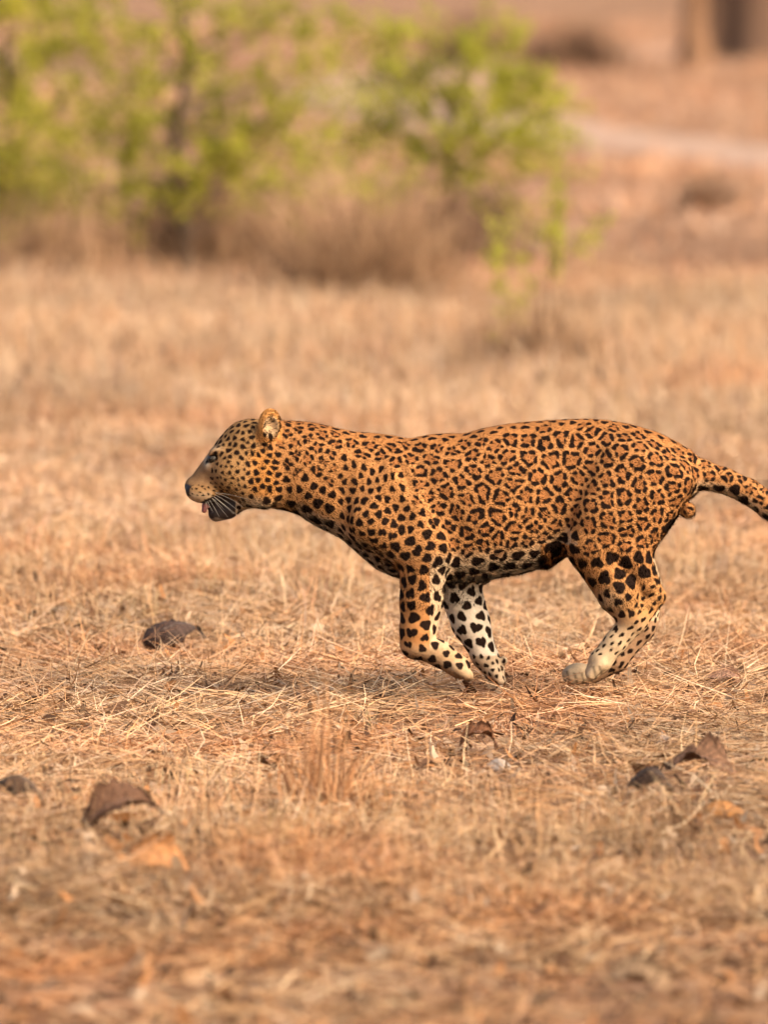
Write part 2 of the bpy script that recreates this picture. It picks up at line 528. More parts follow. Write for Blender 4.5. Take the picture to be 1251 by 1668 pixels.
class SDF:
    def __init__(self, lo, hi, h):
        self.lo = np.array(lo, float); self.h = h
        self.n = np.ceil((np.array(hi, float) - self.lo) / h).astype(int) + 1
        self.ax = [self.lo[i] + h * np.arange(self.n[i]) for i in range(3)]
        self.D = np.full(self.n, 60.0, dtype=np.float32)
    def sub(self, lo, hi):
        s = []
        for i in range(3):
            a = int(np.clip(math.floor((lo[i] - self.lo[i]) / self.h), 0, self.n[i] - 1))
            b = int(np.clip(math.ceil((hi[i] - self.lo[i]) / self.h) + 1, 1, self.n[i]))
            s.append(slice(a, max(b, a + 1)))
        X = self.ax[0][s[0]][:, None, None].astype(np.float32)
        Y = self.ax[1][s[1]][None, :, None].astype(np.float32)
        Z = self.ax[2][s[2]][None, None, :].astype(np.float32)
        return tuple(s), X, Y, Z
    def union(self, s, d, k):
        D = self.D[s]
        if k <= 0:
            self.D[s] = np.minimum(D, d); return
        hh = np.clip(0.5 + 0.5 * (d - D) / k, 0, 1)
        self.D[s] = d * (1 - hh) + D * hh - k * hh * (1 - hh)
    def carve(self, s, d, k):
        D = self.D[s]
        hh = np.clip(0.5 - 0.5 * (D + d) / k, 0, 1)
        self.D[s] = D * (1 - hh) + (-d) * hh + k * hh * (1 - hh)
    def group(self, lo, hi):
        a = np.clip(np.floor((np.array(lo, float) - self.lo) / self.h).astype(int), 0, self.n - 1)
        b = np.clip(np.ceil((np.array(hi, float) - self.lo) / self.h).astype(int), 1, self.n)
        g = SDF(self.lo + a * self.h, self.lo + (b - 1) * self.h, self.h)
        g.n = b - a
        g.ax = [self.ax[i][a[i]:b[i]] for i in range(3)]
        g.D = np.full(g.n, 60.0, dtype=np.float32)
        g.at_ = tuple(slice(a[i], b[i]) for i in range(3))
        return g
    def merge(self, g, k):
        self.union(g.at_, g.D, k)
    # a: (x, py, y) ; z = -py
    def cone(self, a, ra, b, rb, k=10, sy=1.0, op='u'):
        A = np.array([a[0], a[2], -a[1]], float); B = np.array([b[0], b[2], -b[1]], float)
        m = max(ra, rb) + k * 1.5 + 6
        lo = np.minimum(A, B) - m * np.array([1, max(sy, 1), 1]); hi = np.maximum(A, B) + m * np.array([1, max(sy, 1), 1])
        s, X, Y, Z = self.sub(lo, hi)
        S = np.array([1, 1 / sy, 1])
        A2, B2 = A * S, B * S
        ab = B2 - A2
        Ys = Y / sy
        t = ((X - A2[0]) * ab[0] + (Ys - A2[1]) * ab[1] + (Z - A2[2]) * ab[2]) / (ab @ ab + 1e-9)
        t = np.clip(t, 0, 1)
        dx = X - A2[0] - t * ab[0]; dy = (Ys - A2[1] - t * ab[1]); dz = Z - A2[2] - t * ab[2]
        r = ra + (rb - ra) * t
        d = np.sqrt(dx * dx + dy * dy + dz * dz) - r
        (self.union if op == 'u' else self.carve)(s, d, k)
    def ell(self, c, r, k=8, rot=0.0, op='u'):
        """ellipsoid at (x, py, y), radii (rx, rz, ry), rotated by rot degrees in the side view"""
        C = np.array([c[0], c[2], -c[1]], float)
        m = max(r) + k * 1.5 + 6
        s, X, Y, Z = self.sub(C - m, C + m)
        cr, sr = math.cos(math.radians(rot)), math.sin(math.radians(rot))
        dx, dy, dz = X - C[0], Y - C[1], Z - C[2]
        u = dx * cr + dz * sr
        w = -dx * sr + dz * cr
        q = np.sqrt((u / r[0]) ** 2 + (w / r[1]) ** 2 + (dy / r[2]) ** 2) + 1e-6
        g = np.sqrt((u / r[0] ** 2) ** 2 + (w / r[1] ** 2) ** 2 + (dy / r[2] ** 2) ** 2) + 1e-6
        d = (q - 1) * q / g
        (self.union if op == 'u' else self.carve)(s, d, k)
    def loft(self, tab, k=8):
        T = np.array(tab, float)
        x0, x1 = T[0, 0], T[-1, 0]
        m = 30
        s, X, Y, Z = self.sub((x0 - m, -130, -T[:, 2].max() - m), (x1 + m, 130, -T[:, 1].min() + m))
        xs = X[:, 0, 0]
        xc = np.clip(xs, x0, x1)
        def ip(col):
            # smooth cubic-ish interpolation
            xi = np.linspace(x0, x1, 400)
            yi = np.interp(xi, T[:, 0], T[:, col])
            ker = np.hanning(17); ker /= ker.sum()
            yp = np.convolve(np.pad(yi, 8, mode='edge'), ker, mode='valid')
            return np.interp(xc, xi, yp)[:, None, None]
        top, bot, w = ip(1), ip(2), ip(3)
        cz = -(top * 0.47 + bot * 0.53)
        hu = -top - cz
        hd = cz + bot
        dz = Z - cz
        h = np.where(dz > 0, hu, hd)
        e = 2.25
        q = ((np.abs(Y) / w) ** e + (np.abs(dz) / h) ** e) ** (1 / e) + 1e-6
        g = np.sqrt((Y / w ** 2) ** 2 + (dz / h ** 2) ** 2) / q + 1e-6
        d = (q - 1) / g
        ex = np.maximum(np.maximum(x0 - X, X - x1), 0)
        d = np.sqrt(np.maximum(d, 0) ** 2 + ex ** 2) + np.minimum(d, 0)
        self.union(s, d.astype(np.float32), k)
    def mesh(self):
        D = self.D
        S = D < 0
        nx, ny, nz = D.shape
        cnt = np.zeros((nx - 1, ny - 1, nz - 1), np.int8)
        for a in (0, 1):
            for b in (0, 1):
                for c in (0, 1):
                    cnt += S[a:nx - 1 + a, b:ny - 1 + b, c:nz - 1 + c]
        act = (cnt > 0) & (cnt < 8)
        I = np.argwhere(act)
        vid = np.full(act.shape, -1, np.int32)
        vid[act] = np.arange(len(I))
        corner = {}
        for a in (0, 1):
            for b in (0, 1):
                for c in (0, 1):
                    corner[(a, b, c)] = D[I[:, 0] + a, I[:, 1] + b, I[:, 2] + c]
        acc = np.zeros((len(I), 3)); num = np.zeros(len(I))
        for ax in range(3):
            for u in (0, 1):
                for v in (0, 1):
                    p = [0, 0, 0]; o = [i for i in range(3) if i != ax]
                    p[o[0]], p[o[1]] = u, v
                    q = list(p); q[ax] = 1
                    da, db = corner[tuple(p)], corner[tuple(q)]
                    cr = (da < 0) != (db < 0)
                    t = np.where(cr, da / np.where(cr, da - db, 1), 0)
                    pt = np.zeros((len(I), 3)) + np.array(p)
                    pt[:, ax] = t
                    acc[cr] += pt[cr]; num[cr] += 1
        V = self.lo + (I + acc / num[:, None]) * self.h
        quads = []
        for ax in range(3):
            o = [(1, 2), (2, 0), (0, 1)][ax]
            sl0 = [slice(None)] * 3; sl1 = [slice(None)] * 3
            sl0[ax] = slice(0, -1); sl1[ax] = slice(1, None)
            s0, s1 = S[tuple(sl0)], S[tuple(sl1)]
            for flip in (False, True):
                E = np.argwhere((~s0 & s1) if flip else (s0 & ~s1))
                ok = np.all([(E[:, o[0]] > 0), (E[:, o[1]] > 0), (E[:, o[0]] < D.shape[o[0]] - 1), (E[:, o[1]] < D.shape[o[1]] - 1)], axis=0)
                E = E[ok]
                def cell(du, dv):
                    c = E.copy(); c[:, o[0]] -= du; c[:, o[1]] -= dv
                    return vid[c[:, 0], c[:, 1], c[:, 2]]
                q = np.stack([cell(1, 1), cell(0, 1), cell(0, 0), cell(1, 0)], 1)
                if flip: q = q[:, ::-1]
                quads.append(q)
        F = np.concatenate(quads)
        return V, F[(F >= 0).all(1)]

def lap_smooth(V, F, it, lam=0.5, mu=-0.52):
    e = np.concatenate([F[:, [0, 1]], F[:, [1, 2]], F[:, [2, 3]], F[:, [3, 0]]])
    e = np.concatenate([e, e[:, ::-1]])
    n = len(V)
    deg = np.bincount(e[:, 0], minlength=n).astype(float) + 1e-9
    for k in range(it):
        for l in (lam, mu):
            A = np.stack([np.bincount(e[:, 0], weights=V[e[:, 1], c], minlength=n) for c in range(3)], 1) / deg[:, None]
            V = V + l * (A - V)
    return V

def sst(a, b, x):
    t = np.clip((x - a) / (b - a), 0, 1)
    return t * t * (3 - 2 * t)

TORSO = [(404, 688, 824, 38), (430, 684, 824, 44), (460, 683, 829, 49), (484, 683.5, 836, 53), (508, 686, 852, 57),
         (532, 691, 864, 60), (556, 697, 876, 63), (580, 702, 898, 66), (614, 704, 927, 69), (642, 708, 938, 70),
         (667, 713, 944, 71), (698, 706, 948, 73), (726, 704, 949, 77), (757, 704.5, 948, 81), (782, 697, 945, 83),
         (824, 689, 938, 82), (866, 684.5, 930, 76), (898, 682.4, 916, 70), (930, 681, 898, 66), (956, 680, 886, 66),
         (988, 682, 875, 64), (1030, 689.5, 860, 60), (1074, 703, 845, 54), (1106, 719, 825, 42), (1126, 732, 810, 32)]

def leopard_sdf():
    g = SDF((292, -128, -1140), (1700, 128, -655), 2.7)
    g.loft(TORSO, 0)
    # tail
    tail = [(1100, 768, 42), (1140, 771, 25), (1180, 781, 20.5), (1220, 799, 20.5), (1256, 823, 21.5), (1310, 862, 21), (1380, 908, 20),
            (1450, 936, 18.5), (1530, 942, 16.5), (1600, 920, 14.5), (1655, 880, 12)]
    for a, b in zip(tail[:-1], tail[1:]):
        g.cone((a[0], a[1], 0), a[2], (b[0], b[1], 0), b[2], 6)
    # hind quarters and thighs
    q = g.group((860, -128, -1020), (1160, 128, -660))
    for sg in (-1, 1):
        dx = 0 if sg < 0 else 8
        q.cone((1040 + dx, 765, 34 * sg), 54, (962 + dx, 880, 54 * sg), 42, 0)
        q.cone((1086 + dx, 780, 30 * sg), 45, (1022 + dx, 892, 48 * sg), 36, 16)
        q.cone((1000 + dx, 745, 30 * sg), 42, (978 + dx, 830, 52 * sg), 45, 24)
        q.cone((1040 + dx, 800, 52 * sg), 36, (990 + dx, 880, 62 * sg), 28, 20)
    g.merge(q, 8)
    # near hind leg
    y = -52
    g.cone((966, 893, y), 39, (1008, 962, y), 34, 10)
    g.cone((1008, 962, y), 34, (1026, 992, y), 27, 8)
    g.cone((1022, 890, y), 34, (1056, 950, y), 20, 10)
    g.cone((1054, 945, y), 17, (1072, 966, y), 13, 6)
    g.cone((1066, 970, y), 16, (1034, 1004, y), 22, 8)
    g.cone((1034, 1004, y), 22, (1002, 1042, y), 18, 8)
    g.cone((1002, 1042, y), 18, (978, 1072, y), 18.5, 8)
    g.cone((978, 1072, y), 18.5, (966, 1089, y - 2), 13, 6)
    for t in (-14, -5, 5, 14):
        g.cone((978, 1076, y + t), 10, (962, 1092 + abs(t) * 0.15, y + t), 8.5, 3)
    # far hind leg
    y = 50
    g.cone((974, 893, y), 36, (1014, 962, y), 30, 10)
    g.cone((1030, 890, y), 32, (1062, 955, y), 19, 10)
    g.cone((1066, 975, y), 17, (1052, 1022, y), 18, 8)
    g.cone((1064, 1016, y), 10, (1050, 1030, y), 15, 8)
    g.cone((1052, 1028, y), 17, (1006, 1078, y), 19, 8)
    g.cone((1006, 1078, y), 19, (966, 1101, y), 16.5, 8)
    g.ell((942, 1101, y), (25, 18, 23), 6, 8)
    for t in (-15, -5, 5, 15):
        g.ell((928 + abs(t) * 0.35, 1103, y + t), (12, 13.5, 7), 2.5, 10)
    # shoulders
    q = g.group((530, -128, -1000), (780, 128, -680))
    for sg in (-1, 1):
        q.cone((646, 765, 44 * sg), 30, (604, 842, 44 * sg), 46, 0)
        q.cone((608, 842, 44 * sg), 44, (690, 905, 52 * sg), 38, 14)
        q.cone((662, 790, 50 * sg), 30, (702, 890, 62 * sg), 34, 22)
    g.merge(q, 7)
    # hollows: neck to shoulder, behind the upper arm, in front of the thigh
    for sg in (-1, 1):
        g.cone((566, 735, 80 * sg), 17, (548, 850, 72 * sg), 17, 12, op='c')
        g.cone((712, 790, 92 * sg), 17, (758, 880, 98 * sg), 19, 8, op='c')
        g.cone((905, 745, 84 * sg), 16, (893, 850, 92 * sg), 20, 12, op='c')
        g.cone((640, 728, 66 * sg), 12, (668, 790, 88 * sg), 10, 10, op='c')
    # near foreleg
    y = -54
    g.cone((690, 912, y), 40, (686, 978, y), 34, 10)
    g.cone((686, 978, y), 34, (680, 1022, y), 28.5, 8)
    g.cone((680, 1022, y), 28, (676, 1044, y), 24, 8)
    g.cone((677, 1044, y), 23, (716, 1060, y), 20.5, 8)
    g.cone((716, 1060, y), 20.5, (748, 1082, y), 19, 8)
    for t in (-15, -5, 5, 15):
        g.cone((744, 1082, y + t), 11, (764 - abs(t) * 0.25, 1097 - abs(t) * 0.2, y + t), 9, 3)
    # far foreleg
    y = 48
    g.cone((700, 905, y), 38, (772, 934, y), 22, 10)
    g.cone((772, 936, y - 4), 24, (790, 938, y - 4), 14, 8)
    g.cone((750, 962, y), 36, (768, 1018, y), 31, 10)
    g.cone((768, 1018, y), 30.5, (790, 1070, y), 21, 8)
    g.cone((790, 1070, y), 21, (806, 1096, y), 18, 8)
    g.ell((821, 1079, y - 4), (7, 8, 8), 3)
    for t in (-13, -4, 5, 14):
        g.cone((806, 1096, y + t), 10, (818 - abs(t) * 0.2, 1111, y + t), 8.5, 3)
    # belly fold, sheath and scrotum
    g.cone((915, 892, 0), 15, (890, 905, 0), 20, 10)
    g.ell((1121, 829, -8), (13, 13.5, 12), 3)
    g.ell((1117, 829, 10), (12, 13, 12), 3)
    # ---------------- head
    g.ell((410, 730, 0), (54, 50, 46), 6, 0)
    g.cone((380, 743, 0), 38, (329, 789, 0), 23.5, 8, sy=0.98)
    for sg in (-1, 1):
        g.ell((386, 766, 25 * sg), (40, 38, 27), 14)
        g.ell((412, 788, 24 * sg), (34, 36, 27), 12)
        g.ell((435, 780, 34 * sg), (24, 46, 20), 12, -8)     # cheek ruff
        g.ell((333, 798, 15 * sg), (31, 19.5, 18), 5)         # whisker pads
        g.ell((355, 731, 27 * sg), (18, 7.5, 10), 5, 28)        # brow
        g.ell((345, 759, 22 * sg), (12, 9, 7), 8)
    g.ell((312, 791, 0), (12, 14, 17), 6)                   # nose
    for sg in (-1, 1):                                        # eye sockets
        g.ell((345, 743.5, 40 * sg), (11, 5.5, 12), 3, 30, op='c')
    # palate, then the open mouth
    g.cone((345, 800, 0), 14, (402, 796, 0), 27, 8)
    for sg in (-1, 1):
        g.ell((356, 822, 42 * sg), (27, 14.5, 36), 4, 2, op='c')
    g.ell((357, 818, 0), (25, 17, 5), 2)
    g.cone((402, 806, 0), 19, (372, 828, 0), 13, 6, sy=1.15)
    g.cone((372, 829, 0), 15, (352, 835, 0), 13.5, 4, sy=1.15)
    g.ell((382, 826, 0), (9, 8, 20), 6)
    # ears
    for sg in (-1, 1):
        g.cone((432, 712, 36 * sg), 15, (439, 690, 43 * sg), 16, 6, sy=0.8)
        g.ell((438, 687, 43 * sg), (17.5, 22, 9), 5, -12)
        g.ell((442, 692, 53 * sg), (11.5, 16, 9), 3, -12, op='c')
        g.ell((432, 702, 44 * sg), (10, 12, 7), 6)
    return g.mesh()

def paint_leopard(V, Nn):
    """base coat colour, spot field (in px, >0 dark) and interior tint per vertex"""
    n = len(V)
    r = np.random.default_rng(77)
    x, y, py = V[:, 0], V[:, 1], -V[:, 2]
    nx, ny, nz = Nn[:, 0], Nn[:, 1], Nn[:, 2]
    T = np.array(TORSO)
    top = np.interp(x, T[:, 0], T[:, 1]); bot = np.interp(x, T[:, 0], T[:, 2])
    tt = (py - top) / np.maximum(bot - top, 20)
    head = x < 440
    forel = (py > 950) & (x < 860) | ((py > 905) & (x > 640) & (x < 740) & (np.abs(y) > 40))
    hindl = (x > 880) & (x < 1110) & (py > 880)
    tail = x > 1128
    far = y > 8
    # ---- coat
    orange = np.array([0.45, 0.205, 0.072])
    back = np.array([0.37, 0.150, 0.046])
    pale = np.array([0.58, 0.43, 0.27])
    white = np.array([0.62, 0.52, 0.40])
    tan = np.array([0.46, 0.25, 0.095])
    C = np.tile(orange, (n, 1))
    def blend(mask, col):
        nonlocal C
        mask = np.clip(mask, 0, 1)[:, None]
        C = C * (1 - mask) + np.asarray(col) * mask
    blend(sst(0.22, 0.0, tt) * (~head) * 0.7, back)
    torso = (~head) & (~tail) & (~forel) & (~hindl)
    blend(torso * sst(0.62, 1.0, tt) * (0.35 + 0.65 * sst(0.1, -0.8, nz)) * (x < 940), tan)
    blend(torso * (sst(0.80, 1.02, tt) * sst(0.35, -0.35, nz)) * sst(470, 500, x) * (x < 940), white)
    blend(sst(0.72, 0.95, tt) * (x > 700) * (x < 930) * 0.75 * (~hindl), pale)
    blend(sst(700, 745, x) * sst(880, 940, py) * (x < 800), pale)
    # legs
    blend(forel * (y < 8) * sst(0.0, 0.7, ny), white)
    blend(forel * (y < 8) * sst(700, 722, x) * sst(1035, 1000, py) * 0.8, pale)
    blend(forel * far * sst(0.5, 0.05, ny), white)
    blend((py > 1035) * (x < 860) * (y < 8) * sst(1035, 1060, py), np.array([0.44, 0.275, 0.145]))
    blend((py > 1070) * (x < 860) * 0.75, np.array([0.42, 0.29, 0.17]))
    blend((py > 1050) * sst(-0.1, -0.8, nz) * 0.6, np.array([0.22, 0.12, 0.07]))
    blend(hindl * (y < 8) * sst(900, 1000, py) * 0.6, tan)
    blend(hindl * (y < 8) * sst(985, 1040, py), np.array([0.52, 0.38, 0.23]))
    shin = sst(1030, 985, x) * sst(940, 975, py) * sst(1030, 1018, py)
    blend(hindl * (y < 8) * shin * 0.7, np.array([0.46, 0.33, 0.20]))
    blend(hindl * far * sst(0.4, -0.2, ny) * 0.8, pale)
    blend(hindl * far * (py > 1012), np.array([0.33, 0.20, 0.115]))
    blend(hindl * far * (py > 1078) * sst(975, 955, x), np.array([0.52, 0.385, 0.245]))
    blend((y < 8) * hindl * sst(1050, 1066, py), np.array([0.50, 0.365, 0.225]))
    blend(tail * sst(0.0, -0.7, nz) * 0.7, pale)
    # scrotum
    sc = sst(19, 13, np.hypot(x - 1120, py - 829)) * (np.abs(y) < 30)
    blend(sc, np.array([0.46, 0.21, 0.075]))
    # head: grey-olive face with shade painted in, painted lit orange behind the cheek, pale lips and throat
    hd = sst(445, 415, x)
    blend(hd, np.array([0.33, 0.180, 0.072]))
    blend(hd * sst(372, 340, x) * sst(800, 775, py), np.array([0.25, 0.138, 0.066]))
    blend(hd * sst(0.62, 0.9, nz * 0.6 + (740 - py) / 120) * 0.3, np.array([0.30, 0.16, 0.06]))
    blend(sst(395, 425, x) * sst(462, 440, x) * sst(720, 742, py) * sst(820, 785, py), np.array([0.55, 0.235, 0.062]))
    blend(sst(800, 822, py) * sst(470, 410, x) * sst(372, 388, x), pale * 0.95)
    blend(sst(792, 806, py) * (x < 345) * 0.6, np.array([0.48, 0.36, 0.23]))
    blend(np.exp(-((x - 337) / 5) ** 2 - ((py - 749) / 9) ** 2) * 0.9, np.array([0.52, 0.43, 0.31]))
    blend(np.exp(-((x - 352) / 12) ** 2 - ((py - 727) / 4) ** 2) * 0.5, pale)
    # ears: orange front edge, pale hairy inside
    ear = (py < 716) & (x > 416) & (x < 460) & (np.abs(y) > 28)
    blend(ear * 1.0, np.array([0.46, 0.205, 0.06]))
    blend(ear * sst(1.25, 0.9, np.hypot((x - 442) / 12, (py - 692) / 17)), np.array([0.43, 0.28, 0.15]))
    # mottling of the coat itself
    C *= (1 + 0.10 * np.sin(x * 0.05 + 1.3) * np.sin(py * 0.043) + 0.05 * r.normal(0, 1, n).clip(-1, 1))[:, None]
    # ---- spots
    field = np.full(n, -6.0)
    inner = np.zeros(n)
    # per-vertex spacing & type : 0 none, 1 rosette, 2 solid, 3 small dots, 4 streaks
    sp = np.full(n, 35.0); ty = np.ones(n, int); R = np.full(n, 16.0)
    def setz(m, s, t, rr):
        sp[m] = s; ty[m] = t; R[m] = rr
    setz((x > 440) & (x < 552), 29, 1, 13.0)
    setz((x > 440) & (x < 545) & (tt > 0.55), 21, 2, 6.0)
    setz((x > 440) & (x < 560) & (tt > 0.75), 34, 2, 9.0)
    setz((x > 552) & (x < 660) & (tt > 0.22), 18, 3, 5.0)
    setz((x > 560) & (x < 690) & (tt > 0.45), 20, 2, 7.4)
    setz((x > 640) & (x < 735) & (tt > 0.62), 23.5, 2, 10)
    setz((x >= 735) & (x < 940) & (tt > 0.84), 28, 2, 9.6)
    setz((x >= 735) & (x < 940) & (tt > 0.62) & (tt <= 0.80), 32, 1, 14.5)
    setz((x > 545) & (x < 1120) & (tt < 0.035), 22, 2, 6.0)
    setz(forel & (y < 8), 25.5, 2, 9.4)
    setz(forel & (y < 8) & (py > 1030), 24, 2, 7.0)
    setz(forel & far, 24.5, 2, 9.0)
    setz(forel & far & (py > 1070), 13, 2, 4.2)
    setz((x > 880) & (py > 890) & (x < 1110), 29, 2, 12.0)
    setz((x > 880) & (py > 955) & (x < 1110), 26, 2, 7.0)
    hock = (x > 880) & (py > 945) & (x + (py - 960) * 0.35 > 1040) & (x < 1110)
    setz(hock, 15.5, 4, 4.0)
    setz((x > 880) & (x < 1110) & (py > 1020), 15, 4, 3.0)
    setz((x > 880) & (x < 1110) & (py > 1062), 30, 0, 0.0)
    setz(hindl & far & (py > 1012), 17, 4, 4.5)
    setz(hindl & far & (x < 990) & (py > 1060), 30, 0, 0)
    setz(tail, 26, 2, 10.0)
    setz(tail & (nz > -0.1), 27, 1, 12.0)
    setz(x < 455, 15, 2, 5.6)
    setz((x < 432) & (x > 395) & (py > 730), 16, 2, 6.0)
    setz((x < 420) & (py < 735), 13.5, 2, 5.6)
    setz((x < 400) & (x > 345) & (py > 745), 11.5, 2, 4.2)
    setz((x < 475) & (x > 400) & (py > 795), 27, 2, 7.6)
    setz((x < 352) & (py > 780), 8.6, 4, 2.7)
    setz((x < 352 - (py - 700) * 0.15) & (py <= 786) & (py > 716), 9, 0, 0)
    setz((x < 385) & (py > 806), 9, 0, 0)
    setz(ear, 9, 0, 0)
    setz((py > 1085) & (x < 900) & (y < 8), 9, 0, 0)
    sp *= 0.86
    R[(ty == 2) & (x > 552)] *= 0.90
    sp[ty == 2] *= 1.06
    from mathutils.kdtree import KDTree
    def tree(P):
        t = KDTree(len(P))
        for q, p in enumerate(P): t.insert(p, q)
        t.balance()
        return t
    vt = tree(V)
    # dart throwing, then relaxation so the spots pack evenly
    free = ty > 0
    cov = ~free
    pts = []
    for i in r.permutation(np.flatnonzero(free)):
        if cov[i]: continue
        pts.append(i)
        for _, q, dist in vt.find_range(V[i], sp[i] * 0.80):
            if dist < 0.80 * (0.5 * sp[i] + 0.5 * min(sp[i], sp[q])) and Nn[q] @ Nn[i] > -0.3:
                cov[q] = True
    idx = np.array(pts)
    sub = r.permutation(np.flatnonzero(free))[:42000]
    for it in range(5):
        st_ = tree(V[idx])
        own = np.array([st_.find(V[q])[1] for q in sub])
        wgt = 1.0 / sp[sub] ** 2
        wsum = np.bincount(own, weights=wgt, minlength=len(idx)) + 1e-9
        cen = np.stack([np.bincount(own, weights=V[sub, c] * wgt, minlength=len(idx)) for c in range(3)], 1) / wsum[:, None]
        has = np.bincount(own, minlength=len(idx)) > 0
        idx = np.array([vt.find(cen[q])[1] if has[q] else idx[q] for q in range(len(idx))])
    idx = np.unique(idx[ty[idx] > 0])
    idx = r.permutation(idx)
    st_ = tree(V[idx])
    K = 7
    near = np.zeros((n, K), int)
    for q in range(n):
        near[q] = [w[1] for w in st_.find_n(V[q], K)]
    SV, SN, STY = V[idx], Nn[idx], ty[idx]
    ns = len(idx)
    d_all = np.linalg.norm(V[:, None, :] - SV[near], axis=2)
    same = np.einsum('ij,ikj->ik', Nn, SN[near]) > -0.25
    d_all = np.where(same, d_all, 1e3)
    o_ = np.argsort(d_all, axis=1)
    near = np.take_along_axis(near, o_, 1); d_all = np.take_along_axis(d_all, o_, 1)
    s1 = near[:, 0]
    e_ = np.full(n, 50.0)
    for k_ in range(1, K):
        sep = np.linalg.norm(SV[near[:, k_]] - SV[s1], axis=1) + 1e-6
        val = (d_all[:, k_] ** 2 - d_all[:, 0] ** 2) / (2 * sep)
        e_ = np.minimum(e_, np.where(d_all[:, k_] < 900, val, 50.0))
    # local frame of the owning seed
    fl = np.tile(np.array([1.0, 0, -0.25]), (ns, 1))
    sx, spy = SV[:, 0], -SV[:, 2]
    lg = forel[idx] | hindl[idx]
    fl[lg] = (0.3, 0, -1.0)
    fl[hock[idx] | (hindl[idx] & (spy > 1000))] = (-0.62, 0, -0.78)
    fl[(sx < 420) & (spy < 735)] = (0.75, 0, 0.65)
    fl[(sx > 545) & (sx < 660)] = (0.25, 0, -1.0)
    fl[tail[idx]] = (0.86, 0, -0.5)
    E1 = fl - SN * (fl * SN).sum(1)[:, None]; E1 /= np.linalg.norm(E1, axis=1)[:, None] + 1e-6
    E2 = np.cross(SN, E1)
    dv = V - SV[s1]
    pa = (dv * E1[s1]).sum(1); pb = (dv * E2[s1]).sum(1)
    th = np.arctan2(pb, pa)
    d1 = d_all[:, 0]
    tv = STY[s1]
    # wavy cell edges
    def wav(a0, f0):
        return a0 * (np.sin(x * f0 + 1.7 * np.sin(py * f0 * 0.7)) * np.sin(py * f0 * 1.1 + 0.9 * np.sin(x * f0 * 0.8)))
    e2_ = e_ + wav(1.1, 0.33)
    ph = r.uniform(0, 6.283, (ns, 5))
    nb = r.choice([3, 4, 5, 5, 5], ns)
    slot = np.arange(5)[None, :]
    ang = ph[:, :1] + (slot + r.uniform(-0.28, 0.28, (ns, 5))) * 6.283 / nb[:, None]
    on = slot < nb[:, None]
    gw = r.uniform(1.4, 3.0, (ns, 5))
    brk = np.zeros(n)
    for k_ in range(5):
        dth = (th - ang[s1, k_] + math.pi) % (2 * math.pi) - math.pi
        arc = np.abs(dth) * np.maximum(d1, 4.0)
        brk = np.maximum(brk, np.where(on[s1, k_], np.clip(1.6 - arc / gw[s1, k_], 0, 1.6), 0))
    thick = (7.5 + r.uniform(-1.1, 1.1, ns))[s1]
    pw = (2.3 + r.uniform(-0.5, 0.6, ns))[s1]
    ringf = thick / 2 - np.abs(e2_ - (pw + thick / 2)) - 2.6 * brk
    inner = np.where(tv == 1, sst(pw, pw + thick * 0.8, e2_), 0.0)
    # solid spots: rounded cells
    el = np.where(STY == 4, r.uniform(1.7, 2.6, ns), np.where(STY == 3, r.uniform(1.0, 1.9, ns), r.uniform(0.85, 1.35, ns)))
    rot = r.uniform(-0.6, 0.6, ns) * np.where(STY >= 3, 0.5, 1.6)
    ca, sa = np.cos(rot)[s1], np.sin(rot)[s1]
    a2 = (pa * ca + pb * sa) / np.sqrt(el[s1]); b2 = (-pa * sa + pb * ca) * np.sqrt(el[s1])
    lob = 1 + 0.20 * np.sin(3 * th + ph[s1, 1]) + 0.12 * np.sin(2 * th + ph[s1, 2])
    rs = R[idx][s1] * r.uniform(0.9, 1.2, ns)[s1] * np.where(x < 432, r.uniform(0.62, 1.02, ns)[s1], 1.0)
    sA, sB = rs * lob - np.hypot(a2, b2), e2_ - np.where(tv == 2, 1.9, 1.4)
    hh_ = np.clip(0.5 + 0.5 * (sB - sA) / 4.0, 0, 1)
    solid = sB * (1 - hh_) + sA * hh_ - 4.0 * hh_ * (1 - hh_) + 0.7
    # some of the larger spots split in two
    spl = (r.uniform(0, 1, ns) < 0.35)[s1] & (R[idx][s1] > 6) & (tv == 2)
    solid = np.where(spl, solid - np.clip(3.2 - np.abs(pb + 0.15 * pa) * 1.3, 0, 3.2), solid)
    field = np.where(tv == 1, ringf, solid)
    field = np.where(ty == 0, -6.0, np.clip(field, -6, 6))
    # solid dark features of the face
    def dark(cx, cpy, rx, ry, rot=0, amp=5.0):
        c_, s_ = math.cos(math.radians(rot)), math.sin(math.radians(rot))
        u = (x - cx) * c_ - (py - cpy) * s_; w = (x - cx) * s_ + (py - cpy) * c_
        q = np.sqrt((u / rx) ** 2 + (w / ry) ** 2)
        f = (1 - q) * min(rx, ry)
        np.maximum(field, np.clip(f, -6, amp), out=field)
    skin = np.zeros(n)                                        # wet dark skin of nose and lips, plus the mouth hollow's painted shade
    nose = sst(1.12, 0.88, np.hypot((x - 303) / 12.5, (py - 796) / 10)) * (np.abs(y) < 26)
    lip_line = np.interp(x, [300, 314, 322, 331, 340, 349, 362, 372, 381, 390], [830, 822, 818, 813, 808.5, 804, 803, 805, 815, 840])
    mouth = (x > 322) & (x < 384) & ((py > lip_line) | (np.hypot((x - 356) / 30, (py - 822) / 16.5) < 1))
    C[mouth] = C[mouth] * 0.0 + np.array([0.022, 0.014, 0.012])  # shade inside the open mouth put into the colour, with the black lips
    chin = mouth & (py > 841 + np.abs(x - 352) * 0.2)
    C[chin] = np.array([0.15, 0.11, 0.08])
    field[mouth] = -6
    skin = np.maximum(mouth.astype(float), nose)
    C = C * (1 - nose[:, None]) + nose[:, None] * np.array([0.020, 0.014, 0.013])
    field = np.where(nose > 0.4, -6, field)
